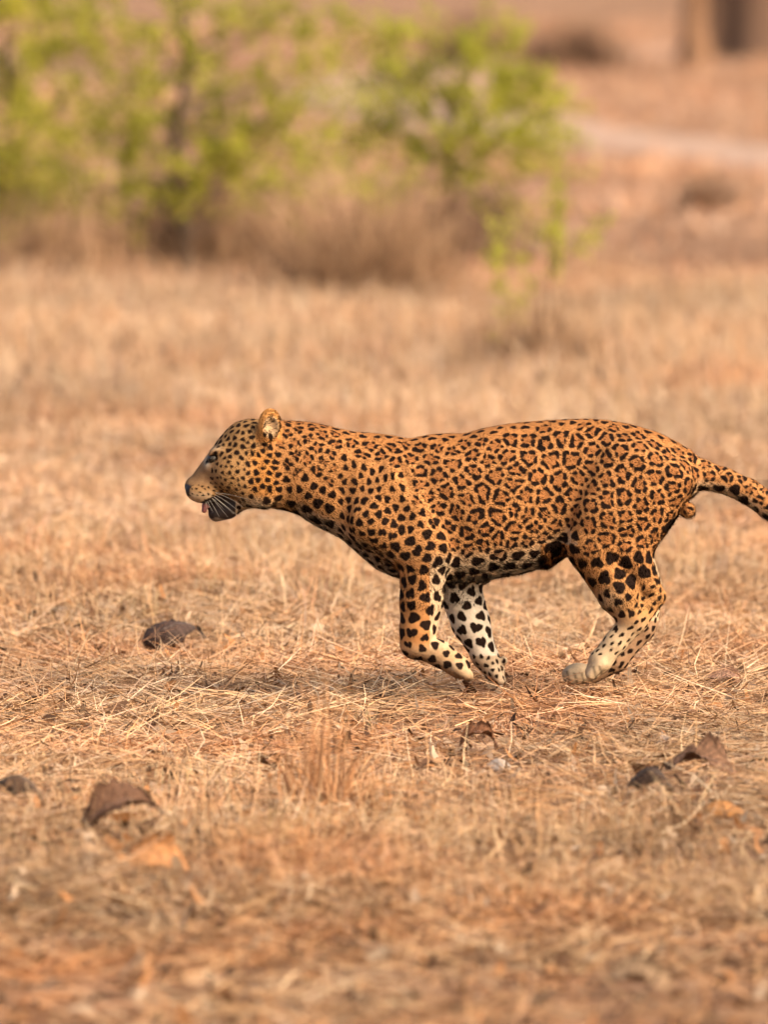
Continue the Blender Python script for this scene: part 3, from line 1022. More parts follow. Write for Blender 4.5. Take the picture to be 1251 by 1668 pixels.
    dark(345.5, 743.5, 10.5, 6.2, 32)                          # eye rim
    dark(337, 749, 4.5, 2.2, 55)
    dark(441, 707, 3.6, 8.0, 12); dark(445, 682, 5.0, 2.0, 25); dark(431, 704, 3, 5, 20)                              # behind-ear and inner-ear marks
    # sheath hair; dark patch on the inner far thigh
    dark(905, 888, 11, 13)
    dark(1092, 850, 20, 7, 40)
    C = C * (1 - 0.27 * inner[:, None] * np.array([0.9, 1.2, 1.3]))
    # shade in the creases between the toes, painted as dark lines
    for cx0, cy0, far_ in ((927, 1104, True), (939, 1106, True), (951, 1106, True), (968, 1088, False), (978, 1086, False)):
        m_ = (far if far_ else ~far) & (py > cy0 - 9)
        dl = np.abs(x - cx0 - (py - cy0) * 0.25)
        C = C * (1 - 0.62 * (m_ * np.exp(-(dl / 2.4) ** 2))[:, None])
    return C * 0.88, field, skin

def coat_material():
    m, nt, N, L, bs = new_mat("leopard_coat")
    a = N.new("ShaderNodeAttribute"); a.attribute_name = "col"
    s = N.new("ShaderNodeAttribute"); s.attribute_name = "spot"
    k = N.new("ShaderNodeAttribute"); k.attribute_name = "skin"
    tc = N.new("ShaderNodeTexCoord")
    nz = noise(N, L, 420.0, 3, 0.6, tc.outputs["Object"])
    n2 = noise(N, L, 90.0, 4, 0.6, tc.outputs["Object"])
    mr = N.new("ShaderNodeMapRange")
    L.new(nz.outputs[0], mr.inputs[0])
    mr.inputs[3].default_value = -1.3; mr.inputs[4].default_value = 1.3
    ad = N.new("ShaderNodeMath"); ad.operation = 'ADD'
    L.new(s.outputs["Fac"], ad.inputs[0]); L.new(mr.outputs[0], ad.inputs[1])
    st = N.new("ShaderNodeMapRange"); st.interpolation_type = 'SMOOTHSTEP'
    L.new(ad.outputs[0], st.inputs[0])
    st.inputs[1].default_value = -1.3; st.inputs[2].default_value = 1.6
    v = ramp(N, L, n2.outputs[0], [(0.25, (0.82, 0.80, 0.78)), (0.75, (1.12, 1.12, 1.12))])
    base = mixc(N, L, 1.0, a.outputs["Color"], v.outputs[0], 'MULTIPLY')
    c = mixc(N, L, st.outputs[0], base, (0.013, 0.0065, 0.0042))
    L.new(c, bs.inputs["Base Color"])
    rr = N.new("ShaderNodeMapRange")
    L.new(k.outputs["Fac"], rr.inputs[0])
    rr.inputs[3].default_value = 0.8; rr.inputs[4].default_value = 0.5
    L.new(rr.outputs[0], bs.inputs["Roughness"])
    sp_ = N.new("ShaderNodeMapRange")
    L.new(k.outputs["Fac"], sp_.inputs[0])
    sp_.inputs[3].default_value = 0.05; sp_.inputs[4].default_value = 0.18
    L.new(sp_.outputs[0], bs.inputs["Specular IOR Level"])
    bp = N.new("ShaderNodeBump")
    bp.inputs["Strength"].default_value = 0.12
    bp.inputs["Distance"].default_value = 0.002
    L.new(nz.outputs[0], bp.inputs["Height"])
    L.new(bp.outputs[0], bs.inputs["Normal"])
    return m

def simple_mat(name, col, rough=0.5, spec=0.4, var=0.2, scale=200):
    m, nt, N, L, bs = new_mat(name)
    tc = N.new("ShaderNodeTexCoord")
    nz = noise(N, L, scale, 3, 0.5, tc.outputs["Object"])
    c = ramp(N, L, nz.outputs[0], [(0.3, tuple(np.array(col) * (1 - var))), (0.7, tuple(np.array(col) * (1 + var)))])
    L.new(c.outputs[0], bs.inputs["Base Color"])
    bs.inputs["Roughness"].default_value = rough
    bs.inputs["Specular IOR Level"].default_value = spec
    return m

LEO0 = at(625.5, 1125.0, 0.0)
def leo_world(P):
    """(px, depth px, -py) -> world metres"""
    P = np.asarray(P, float)
    out = np.empty_like(P)
    out[:, 0] = (P[:, 0] - 625.5) * PX
    out[:, 1] = P[:, 1] * PX
    # rise along the sight line so every limb projects where the photo shows it
    py = -P[:, 2]
    out[:, 2] = LEO0[2] + (1125.0 - py) * PX
    return out

def build_leopard():
    V, F = leopard_sdf()
    V = lap_smooth(V, F, 3)
    W = leo_world(V)
    me = smooth(np_mesh("leopard", W, F))
    nv = len(W)
    Nn = np.empty(nv * 3, np.float32)
    me.vertex_normals.foreach_get("vector", Nn)
    Nn = Nn.reshape(-1, 3).astype(float)
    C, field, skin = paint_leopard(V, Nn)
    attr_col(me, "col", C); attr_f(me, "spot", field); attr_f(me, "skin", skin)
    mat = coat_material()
    body = add_obj("leopard", me, mat)
    tag(body, "spotted leopard in mid stride running left over dry grass, mouth open", "leopard")
    # ---- short fur lying along the coat
    r = np.random.default_rng(8)
    tri = F[:, :3]
    fa = np.linalg.norm(np.cross(W[F[:, 1]] - W[F[:, 0]], W[F[:, 3]] - W[F[:, 0]]), axis=1)
    nh = 300000
    f = r.choice(len(F), nh, p=fa / fa.sum())
    u, v = r.uniform(0, 1, (2, nh, 1))
    q = F[f]
    def lerp(A):
        A = A if A.ndim == 2 else A[:, None]
        return (A[q[:, 0]] * (1 - u) * (1 - v) + A[q[:, 1]] * u * (1 - v) + A[q[:, 2]] * u * v + A[q[:, 3]] * (1 - u) * v)
    P, n_, Pp = lerp(W), lerp(Nn), lerp(V)
    n_ /= np.linalg.norm(n_, axis=1)[:, None] + 1e-9
    x, py = Pp[:, 0], -Pp[:, 2]
    fl = np.tile(np.array([0.9, 0.0, -0.35]), (nh, 1))
    leg = ((py > 930) & (x < 860)) | ((py > 880) & (x > 880) & (x < 1110))
    fl[leg] = (0.15, 0, -1.0)
    fl[(py > 960) & (x > 1030)] = (-0.6, 0, -0.8)
    fl[x < 420] = (1.0, 0, -0.05)
    fl[x > 1128] = (0.86, 0, -0.5)
    fl += r.normal(0, 0.22, (nh, 3))
    fl -= n_ * (fl * n_).sum(1)[:, None]
    fl /= np.linalg.norm(fl, axis=1)[:, None] + 1e-9
    belly = np.clip(-n_[:, 2], 0, 1)
    Lh = r.uniform(0.0045, 0.0085, nh) * (1 + 0.5 * belly)
    Lh *= np.where(x < 400, 0.8, 1.0)
    Lh *= np.where(lerp(skin)[:, 0] > 0.3, 0.05, np.where(x < 345, 0.55, 1.0))
    earm = (x > 416) & (x < 460) & (py < 716)
    Lh *= np.where(earm, 1.2, 1.0)
    lift = r.uniform(0.05, 0.17, nh)
    stray = (r.uniform(0, 1, nh) < 0.09) & (py < 985)
    Lh *= np.where(py > 985, 0.6, 1.0)
    lift = np.where(py > 985, lift * 0.5, lift)
    lift = np.where(stray, r.uniform(0.3, 0.6, nh), lift)
    Lh = np.where(stray, Lh * 1.25, Lh) * np.where(belly > 0.55, 1.5, 1.0)
    side = np.cross(n_, fl)
    wd = r.uniform(0.00045, 0.0009, nh)
    P0 = P - n_ * 0.0008
    A = P0 - side * wd[:, None]; B = P0 + side * wd[:, None]
    Tp = P + (fl * np.cos(lift)[:, None] + n_ * np.sin(lift)[:, None]) * Lh[:, None]
    HV = np.stack([A, B, Tp], 1).reshape(-1, 3)
    HF = np.arange(nh * 3).reshape(-1, 3)
    hm = np_mesh("fur", HV, HF)
    var = np.where(py[:, None] > 985, r.uniform(0.9, 1.12, (nh, 1)), r.uniform(0.8, 1.24, (nh, 1)))
    attr_col(hm, "col", np.repeat(lerp(C) * var, 3, 0))
    attr_f(hm, "spot", np.repeat(lerp(field)[:, 0], 3))
    attr_f(hm, "skin", np.repeat(lerp(skin)[:, 0], 3))
    smooth(hm)
    hm.normals_split_custom_set_from_vertices(np.repeat(n_ + 0.15 * fl, 3, 0).astype(np.float32))
    fur = add_obj("fur", hm, mat, body)
    fur["kind"] = "stuff"
    # ---- eyes
    em = simple_mat("eye_amber", (0.020, 0.014, 0.008), 0.5, 0.3, 0.3, 400)
    pm = simple_mat("pupil_black", (0.004, 0.004, 0.004), 0.3, 0.3, 0.1, 100)
    import bmesh
    for sg in (-1, 1):
        bm = bmesh.new()
        bmesh.ops.create_uvsphere(bm, u_segments=20, v_segments=14, radius=8.6 * PX)
        em_ = bpy.data.meshes.new("eye"); bm.to_mesh(em_); bm.free()
        smooth(em_)
        e = add_obj("eye", em_, em, body)
        cpos = leo_world(np.array([[346.5, 24.5 * sg, -744.0]]))[0]
        e.location = cpos
        bm = bmesh.new()
        bmesh.ops.create_uvsphere(bm, u_segments=14, v_segments=10, radius=4.2 * PX)
        pm_ = bpy.data.meshes.new("pupil"); bm.to_mesh(pm_); bm.free()
        smooth(pm_)
        pu = add_obj("pupil", pm_, pm, e)
        dv = Vector((-0.62, 0.78 * sg, 0.0)).normalized() * 5.6 * PX
        pu.location = dv
    # ---- tongue hanging at the front of the mouth
    g = SDF((318, -22, -850), (385, 22, -805), 1.3)
    g.cone((378, 824, 0), 3, (345, 826, 0), 3, 3, sy=0.9)
    g.cone((345, 826, 0), 3, (333, 821, 0), 3.6, 3, sy=1.2)
    g.cone((333, 820, 0), 4.2, (332, 830, 0), 4.4, 3, sy=1.7)
    tv, tf = g.mesh()
    tv = lap_smooth(tv, tf, 2)
    tm = simple_mat("wet_tongue", (0.22, 0.07, 0.06), 0.4, 0.5, 0.2, 300)
    to = add_obj("tongue", smooth(np_mesh("tongue", leo_world(tv), tf)), tm, body)
    to["label"] = "small pink tongue at the front of the open mouth"
    # ---- whiskers swept back by the run
    wm = simple_mat("whisker_white", (0.42, 0.36, 0.28), 0.5, 0.3, 0.05, 100)
    ends = [((335, 809, -20), (342, 822, -30), (347, 831, -34)), ((338, 807, -22), (349, 822, -34), (357, 838, -38)),
            ((342, 805, -24), (356, 820, -38), (371, 838, -43)), ((344, 803, -25), (362, 815, -40), (381, 833, -48)),
            ((347, 801, -26), (368, 810, -44), (388, 827, -55)), ((350, 800, -27), (372, 804, -46), (396, 820, -60)),
            ((344, 799, -25), (372, 799, -46), (404, 808, -64)), ((333, 807, -19), (336, 817, -27), (337, 826, -30)),
            ((340, 804, -23), (353, 813, -36), (365, 826, -42)), ((346, 804, -25), (366, 818, -42), (390, 838, -50))]
    for sg in (1, -1):
        for e3 in ends:
            e3 = np.array([(a, c * sg, -b) for a, b, c in e3], float)
            t = np.linspace(0, 1, 7)[:, None]
            pts = e3[0] * (1 - t) ** 2 + e3[1] * 2 * t * (1 - t) + e3[2] * t * t
            wv, wf = tube_data(leo_world(pts), np.linspace(0.36, 0.10, 7) * PX, 5)
            add_obj("whisker", smooth(np_mesh("whisker", wv, wf)), wm, body)
    return body
LEO = build_leopard()

# ================================================================== SHRUBS, TREES
def wobble_path(p0, p1, n, amp, sag=0.0):
    t = np.linspace(0, 1, n)[:, None]
    p = p0 * (1 - t) + p1 * t
    L = np.linalg.norm(p1 - p0)
    w = np.cumsum(rng.normal(0, 1, (n, 3)), 0)
    w = w - w[0] - (w[-1] - w[0]) * t
    p = p + w * amp * L / math.sqrt(n)
    p[:, 2] += sag * L * (4 * t * (1 - t))[:, 0]
    return p

def leaf_quads(P, d, size, asp, cols, up=1.1):
    """folded pointed leaves rooted at P, along direction d"""
    n = len(P)
    d = d / (np.linalg.norm(d, axis=1)[:, None] + 1e-9)
    q = rng.normal(0, 1, (n, 3)); q[:, 2] += up
    s_ = np.cross(d, q); s_ /= np.linalg.norm(s_, axis=1)[:, None] + 1e-9
    nr = np.cross(s_, d)
    L = size * rng.uniform(0.6, 1.3, n)[:, None]
    W = L * asp
    m = P + d * L * 0.45 - nr * L * 0.06
    V = np.stack([P, m + s_ * W / 2, P + d * L - nr * L * 0.12, m - s_ * W / 2], 1).reshape(-1, 3)
    return V, np.arange(n * 4).reshape(-1, 4), np.repeat(cols, 4, 0)

def shrub(name, label, Y, trunk, clusters, leaf=0.026, asp=0.5, cols=None, bark=(0.15, 0.10, 0.065), per=140, group=None, cat="shrub",
          trad=0.022, dead=None, depth=0.35, twig_r=0.0018, spread=1.35):
    """trunk: pixel polyline (px, py, radius factor); clusters: (px, py, r px, weight) painted at depth Y"""
    k = (Y - CAM_Y) / F_PX                   # metres per pixel there
    g0 = at(trunk[0][0], trunk[0][1], Y)
    base = np.array([g0[0], Y, gz(g0[0], Y)])
    root = empty(name, base)
    tag(root, label, cat, group)
    wood, crown = Bag(), Bag()
    tp = np.array([at(a, b, Y) for a, b, _ in trunk]); tp[0] = base - np.array([0, 0, 0.05])
    tt = np.linspace(0, 1, len(tp)); ti = np.linspace(0, 1, 26)
    tpi = np.stack([np.interp(ti, tt, tp[:, c]) for c in range(3)], 1)
    tpi += np.cumsum(rng.normal(0, 0.006, tpi.shape), 0) * ti[:, None]
    tr = trad * np.interp(ti, tt, [c for _, _, c in trunk])
    V, F = tube_data(tpi, tr, 9)
    bc = np.array(bark)
    wood.add(V - base, F, bc * 0.5)
    for cx, cy, cr, wt in clusters:
        c = at(cx, cy, Y + rng.normal(0, depth))
        R = cr * k * spread
        below = tpi[:, 2] < c[2] - 0.05
        dist = np.linalg.norm(tpi - c, axis=1) + np.where(below, 0, 0.8)
        j = int(np.argmin(dist + rng.uniform(0, 0.25, len(dist))))
        lp = wobble_path(tpi[j], c, 9, 0.14, 0.06)
        V, F = tube_data(lp, np.linspace(max(tr[j] * 0.45, twig_r * 1.6), twig_r, 9), 6)
        wood.add(V - base, F, bc * rng.uniform(0.8, 1.3))
        nt = int(max(5, 15 * wt))
        for q in range(nt):
            d = rng.normal(0, 1, 3); d[2] += 0.25; d /= np.linalg.norm(d)
            st = lp[rng.integers(4, 9)]
            en = c + d * R * rng.uniform(0.45, 1.25) ** 0.7
            tw = wobble_path(st, en, 7, 0.16, 0.04)
            V, F = tube_data(tw, np.linspace(twig_r, twig_r * 0.4, 7), 4)
            wood.add(V - base, F, bc * 0.4 + np.array([0.22, 0.17, 0.06]) * rng.uniform(0.8, 1.3))
            nl = int(per * wt / nt * rng.uniform(0.5, 1.6))
            if nl < 1: continue
            t = rng.uniform(0.25, 1.0, nl)
            P = np.stack([np.interp(t * 6, np.arange(7), tw[:, cc]) for cc in range(3)], 1) + rng.normal(0, 0.018, (nl, 3))
            dr = (en - st)[None] / (np.linalg.norm(en - st) + 1e-9) + rng.normal(0, 0.8, (nl, 3))
            cc = cols[rng.integers(0, len(cols), nl)] * rng.uniform(0.75, 1.2) * rng.uniform(0.8, 1.2, (nl, 1))
            Vl, Fl, Cl = leaf_quads(P, dr, leaf, asp, cc)
            crown.add(Vl - base, Fl); crown.C.append(Cl)
    if dead:
        dw = Bag()
        for cx, cy, rx, ry, nst in dead:
            for q in range(nst):
                b0 = at(cx + rng.uniform(-rx, rx) * 0.6, cy + ry, Y + rng.normal(0, 0.2)); b0[2] = gz(b0[0], b0[1])
                e0 = at(cx + rng.normal(0, 0.6) * rx, cy - ry * rng.uniform(-0.2, 1.0), Y + rng.normal(0, 0.25))
                tw = wobble_path(b0, e0, 7, 0.28, 0.15)
                V, F = tube_data(tw, np.linspace(0.005, 0.0015, 7), 4)
                dw.add(V - base, F, np.array([0.20, 0.12, 0.075]) * rng.uniform(0.5, 1.5))
        add_obj("dead_twigs", dw.mesh("dead_twigs"), MAT_BARK, root)
    add_obj("trunk", smooth(wood.mesh("trunk")), MAT_BARK, root)
    add_obj("crown", crown.mesh("crown"), MAT_LEAF, root)
    return root

OLIVE = np.array([[0.38, 0.385, 0.036], [0.46, 0.435, 0.055], [0.29, 0.310, 0.030], [0.52, 0.44, 0.08], [0.36, 0.32, 0.045]])
FRESH = np.array([[0.41, 0.415, 0.038], [0.49, 0.475, 0.055], [0.32, 0.350, 0.034], [0.54, 0.47, 0.08]])
def depth_of(py):
    return on_ground(625, py, -0.06)[1]

def vegetation():
    # sapling tree whose dark stem stands left of centre
    shrub("sapling_tree", "thin olive sapling with dark stem, tallest plant in the background left of centre", depth_of(452),
          [(312, 452, 1.2), (298, 380, 1.05), (287, 300, 1.0), (290, 220, 0.9), (308, 110, 0.75), (300, 0, 0.6), (315, -160, 0.4), (300, -300, 0.2)],
          [(170, 60, 70, 1.1), (205, 140, 75, 1.5), (150, 225, 75, 1.2), (235, 205, 55, 1.0), (120, 290, 60, 0.8), (210, 290, 60, 0.8),
           (340, 90, 40, 0.5), (365, 215, 45, 0.9), (370, 285, 50, 0.9), (345, 165, 40, 0.6), (420, 160, 45, 0.5), (450, 245, 50, 0.6),
           (485, 200, 45, 0.45), (430, 60, 50, 0.4), (500, 60, 40, 0.25), (400, 330, 40, 0.3), (250, 40, 50, 0.5), (470, 310, 45, 0.4),
           (150, -60, 90, 0.8), (300, -80, 100, 0.8), (400, -120, 90, 0.6), (220, -180, 110, 0.8), (340, -240, 90, 0.6), (330, 20, 40, 0.5), (530, 150, 45, 0.5), (545, 230, 45, 0.5), (515, 295, 45, 0.5), (560, 60, 45, 0.4), (440, 20, 50, 0.6), (400, 250, 45, 0.6), (160, 345, 45, 0.4), (240, 340, 40, 0.35), (350, 345, 40, 0.35)],
          leaf=0.036, cols=OLIVE, per=720, spread=1.9, trad=0.027)
    # yellow-green shrub cut by the left edge
    shrub("leafy_shrub", "yellow-green shrub cut off by the left edge of the picture", depth_of(425),
          [(-20, 425, 1.0), (-5, 330, 0.9), (10, 200, 0.8), (0, 60, 0.6), (20, -120, 0.3)],
          [(40, 50, 70, 1.3), (85, 90, 45, 0.7), (20, 170, 60, 1.2), (70, 200, 50, 0.8), (35, 280, 60, 1.3), (85, 330, 50, 0.9), (15, 350, 45, 1.1),
           (110, 20, 50, 0.7), (-60, 100, 90, 1.2), (-80, 260, 90, 1.2), (-30, -60, 100, 1.0), (60, -90, 80, 0.8), (95, 260, 45, 0.6), (45, 385, 30, 0.5), (120, 180, 40, 0.35)],
          leaf=0.038, cols=OLIVE * np.array([1.1, 1.08, 1.0]), per=800, trad=0.018, spread=1.7)
    # rounder green bush right of centre, bare twigs below
    shrub("green_bush", "bright green rounded bush with bare brown twigs beneath, right of the sapling", depth_of(428),
          [(735, 428, 1.0), (730, 340, 0.9), (722, 250, 0.7), (715, 150, 0.4)],
          [(635, 95, 45, 0.7), (685, 130, 55, 1.0), (635, 175, 55, 1.1), (605, 235, 50, 1.0), (590, 300, 40, 0.6), (700, 215, 60, 1.0), (775, 125, 45, 0.8),
           (835, 100, 45, 0.8), (795, 180, 60, 1.2), (865, 180, 50, 0.9), (755, 245, 55, 0.8), (840, 250, 55, 0.9), (905, 225, 40, 0.6), (675, 285, 50, 0.5),
           (775, 300, 50, 0.45), (885, 130, 35, 0.5), (560, 110, 45, 0.35), (910, 285, 40, 0.4), (725, 70, 40, 0.35), (570, 190, 45, 0.5), (555, 270, 40, 0.3),
           (640, 330, 40, 0.3), (860, 320, 45, 0.3), (930, 180, 30, 0.25), (545, 40, 35, 0.2), (660, 50, 35, 0.3), (800, 60, 35, 0.3)],
          leaf=0.036, cols=FRESH, per=640, spread=1.8, trad=0.022, depth=0.22,
          dead=[(700, 375, 80, 45, 150), (620, 370, 60, 40, 70), (800, 360, 70, 45, 80)])
    # small spindly sapling nearer
    shrub("spindly_sapling", "small spindly sapling with few lime leaves rising from brown tuft", depth_of(598),
          [(885, 598, 1.0), (893, 520, 0.9), (897, 440, 0.7), (905, 360, 0.5), (908, 300, 0.25)],
          [(908, 300, 14, 0.4), (906, 335, 16, 0.6), (904, 370, 18, 0.7), (910, 405, 16, 0.5), (902, 440, 12, 0.25), (800, 365, 14, 0.3), (815, 395, 20, 0.5), (803, 430, 20, 0.5),
           (812, 470, 16, 0.4), (818, 505, 12, 0.25), (850, 420, 20, 0.3), (862, 455, 16, 0.2), (945, 410, 12, 0.2), (965, 385, 14, 0.25), (990, 360, 14, 0.25), (845, 490, 16, 0.2), (800, 545, 20, 0.2),
           (870, 380, 20, 0.25), (832, 360, 16, 0.2)],
          leaf=0.021, cols=FRESH * 1.1, per=270, trad=0.0055, depth=0.06, twig_r=0.0014, spread=1.0, cat="sapling", bark=(0.20, 0.12, 0.07))

def tuft(name, label, px, py, hw, h, n, cols, Y=None, wid=0.006, cat="grass tuft", group=None, lean=0.75):
    """one dry tussock: base centre pixel, half width and height in pixels"""
    Y = depth_of(py) if Y is None else Y
    k = (Y - CAM_Y) / F_PX
    c = at(px, py, Y); zb = gz(c[0], Y)
    x = c[0] + np.clip(rng.normal(0, 0.45, n), -0.95, 0.95) * hw * k
    y = Y + np.clip(rng.normal(0, 0.4, n), -0.8, 0.8) * hw * k
    cc = np.array(cols)[rng.integers(0, len(cols), n)] * rng.uniform(0.6, 1.25, (n, 1))
    fall = np.clip(1 - 0.35 * ((x - c[0]) / (hw * k)) ** 2, 0.35, 1)
    V, F, C = blades(x, y, ground_z(x, y) - 0.01, rng.uniform(0.45, 1.15, n) * h * k * fall, np.abs(rng.normal(0, lean, n)), wid, 0.7, cc, segs=4)
    me = np_mesh(name, V - np.array([c[0], Y, zb]), F)
    attr_col(me, "col", C)
    o = add_obj(name, me, MAT_STRAW)
    o.location = (c[0], Y, zb)
    tag(o, label, cat, group)
    return o

def tufts():
    br = [[0.36, 0.22, 0.125], [0.27, 0.16, 0.09], [0.43, 0.27, 0.155], [0.19, 0.11, 0.065], [0.48, 0.31, 0.185]]
    dk = [[0.16, 0.10, 0.062], [0.11, 0.068, 0.045], [0.21, 0.125, 0.078]]
    gp = "dry brown tussocks among the bushes"
    tuft("dry_brush", "large tangled mound of dry brown brush between the sapling and the green bush", 590, 494, 160, 250, 2400, br, wid=0.007, group=gp, lean=0.9)
    tuft("dry_brush", "dry brown brush around the foot of the dark sapling stem", 300, 462, 150, 210, 1300, br + dk, Y=depth_of(445), wid=0.007, group=gp)
    tuft("dry_brush", "dry brown brush below the yellow-green shrub near the left edge", 95, 455, 140, 170, 1100, br, wid=0.007, group=gp)
    tuft("dry_brush", "brownish brush on the right of the sapling stem", 440, 455, 90, 190, 700, br + dk, Y=depth_of(440), wid=0.007, group=gp)
    tuft("grass_tuft", "grey-brown dead tuft around the foot of the spindly sapling", 872, 612, 110, 150, 1100, br + dk, wid=0.0055, group=gp)
    tuft("dry_brush", "dark brown clump alone on the pink ground below the pale track", 1158, 352, 60, 70, 380, dk, wid=0.012, group=gp)
    tuft("dry_brush", "low brown brush to the right of the green bush", 960, 470, 110, 90, 450, br, wid=0.007, group=gp)
    tuft("dry_brush", "hazy grey-brown brush far off left of the big trunk", 935, 120, 95, 95, 700, dk, wid=0.02, group=gp)
    tuft("dry_brush", "dusky far brush showing just above the green bush", 770, 110, 80, 100, 500, dk, wid=0.02, group=gp)
    tuft("dry_weed", "reddish feathery dry weed standing in the foreground left of centre", 525, 1330, 80, 260, 170,
         [[0.46, 0.24, 0.115], [0.49, 0.275, 0.14], [0.41, 0.195, 0.09]], wid=0.004, cat="weed", lean=0.42)

def big_tree():
    g = on_ground(1212, 104, -0.03)
    Y = g[1]
    base = np.array([g[0], Y, gz(g[0], Y)])
    root = empty("big_tree", base)
    tag(root, "thick dark tree trunk in the top right corner, crown out of sight", "tree")
    n, m = 40, 26
    zs = np.concatenate([np.linspace(-0.2, 1.2, 12), np.linspace(1.5, 5.5, 14)])
    th = np.linspace(0, 2 * math.pi, n, endpoint=False)
    V = []
    for z in zs:
        r0 = 0.50 + 0.22 * math.exp(-max(z, 0) / 0.35) - 0.03 * z
        fl = 1 + (0.13 + 0.22 * math.exp(-max(z, 0) / 0.5)) * np.cos(5 * th + 0.6 + 0.15 * z) * 0.6 + 0.05 * np.cos(11 * th + z)
        V.append(np.stack([r0 * fl * np.cos(th) + 0.05 * z, r0 * fl * np.sin(th), np.full(n, z)], 1))
    V = np.concatenate(V)
    i = np.arange(n); j = (i + 1) % n
    F = np.concatenate([np.stack([k * n + i, k * n + j, (k + 1) * n + j, (k + 1) * n + i], 1) for k in range(len(zs) - 1)])
    b = Bag(); b.add(V, F, (0.105, 0.06, 0.038))
    tips = []
    for q in range(9):
        a = q * 0.7 + rng.uniform(0, 0.3)
        p0 = np.array([0.27, 0, rng.uniform(4.2, 5.4)])
        p1 = p0 + np.array([math.cos(a) * rng.uniform(1.5, 3), math.sin(a) * rng.uniform(1.5, 3), rng.uniform(1.2, 3.2)])
        pp = wobble_path(p0, p1, 9, 0.12)
        V, F = tube_data(pp, np.linspace(0.17, 0.05, 9), 8)
        b.add(V, F, (0.13, 0.085, 0.06)); tips.append(p1)
    add_obj("trunk", smooth(b.mesh("trunk")), MAT_BARK, root)
    cr = Bag()
    for p in tips:
        nl = 500
        P = p + rng.normal(0, 0.75, (nl, 3)) * np.array([1, 1, 0.7])
        cc = OLIVE[rng.integers(0, len(OLIVE), nl)] * rng.uniform(0.5, 1.0, (nl, 1))
        Vl, Fl, Cl = leaf_quads(P, rng.normal(0, 1, (nl, 3)), 0.16, 0.6, cc)
        cr.add(Vl, Fl); cr.C.append(Cl)
    add_obj("crown", cr.mesh("crown"), MAT_LEAF, root)

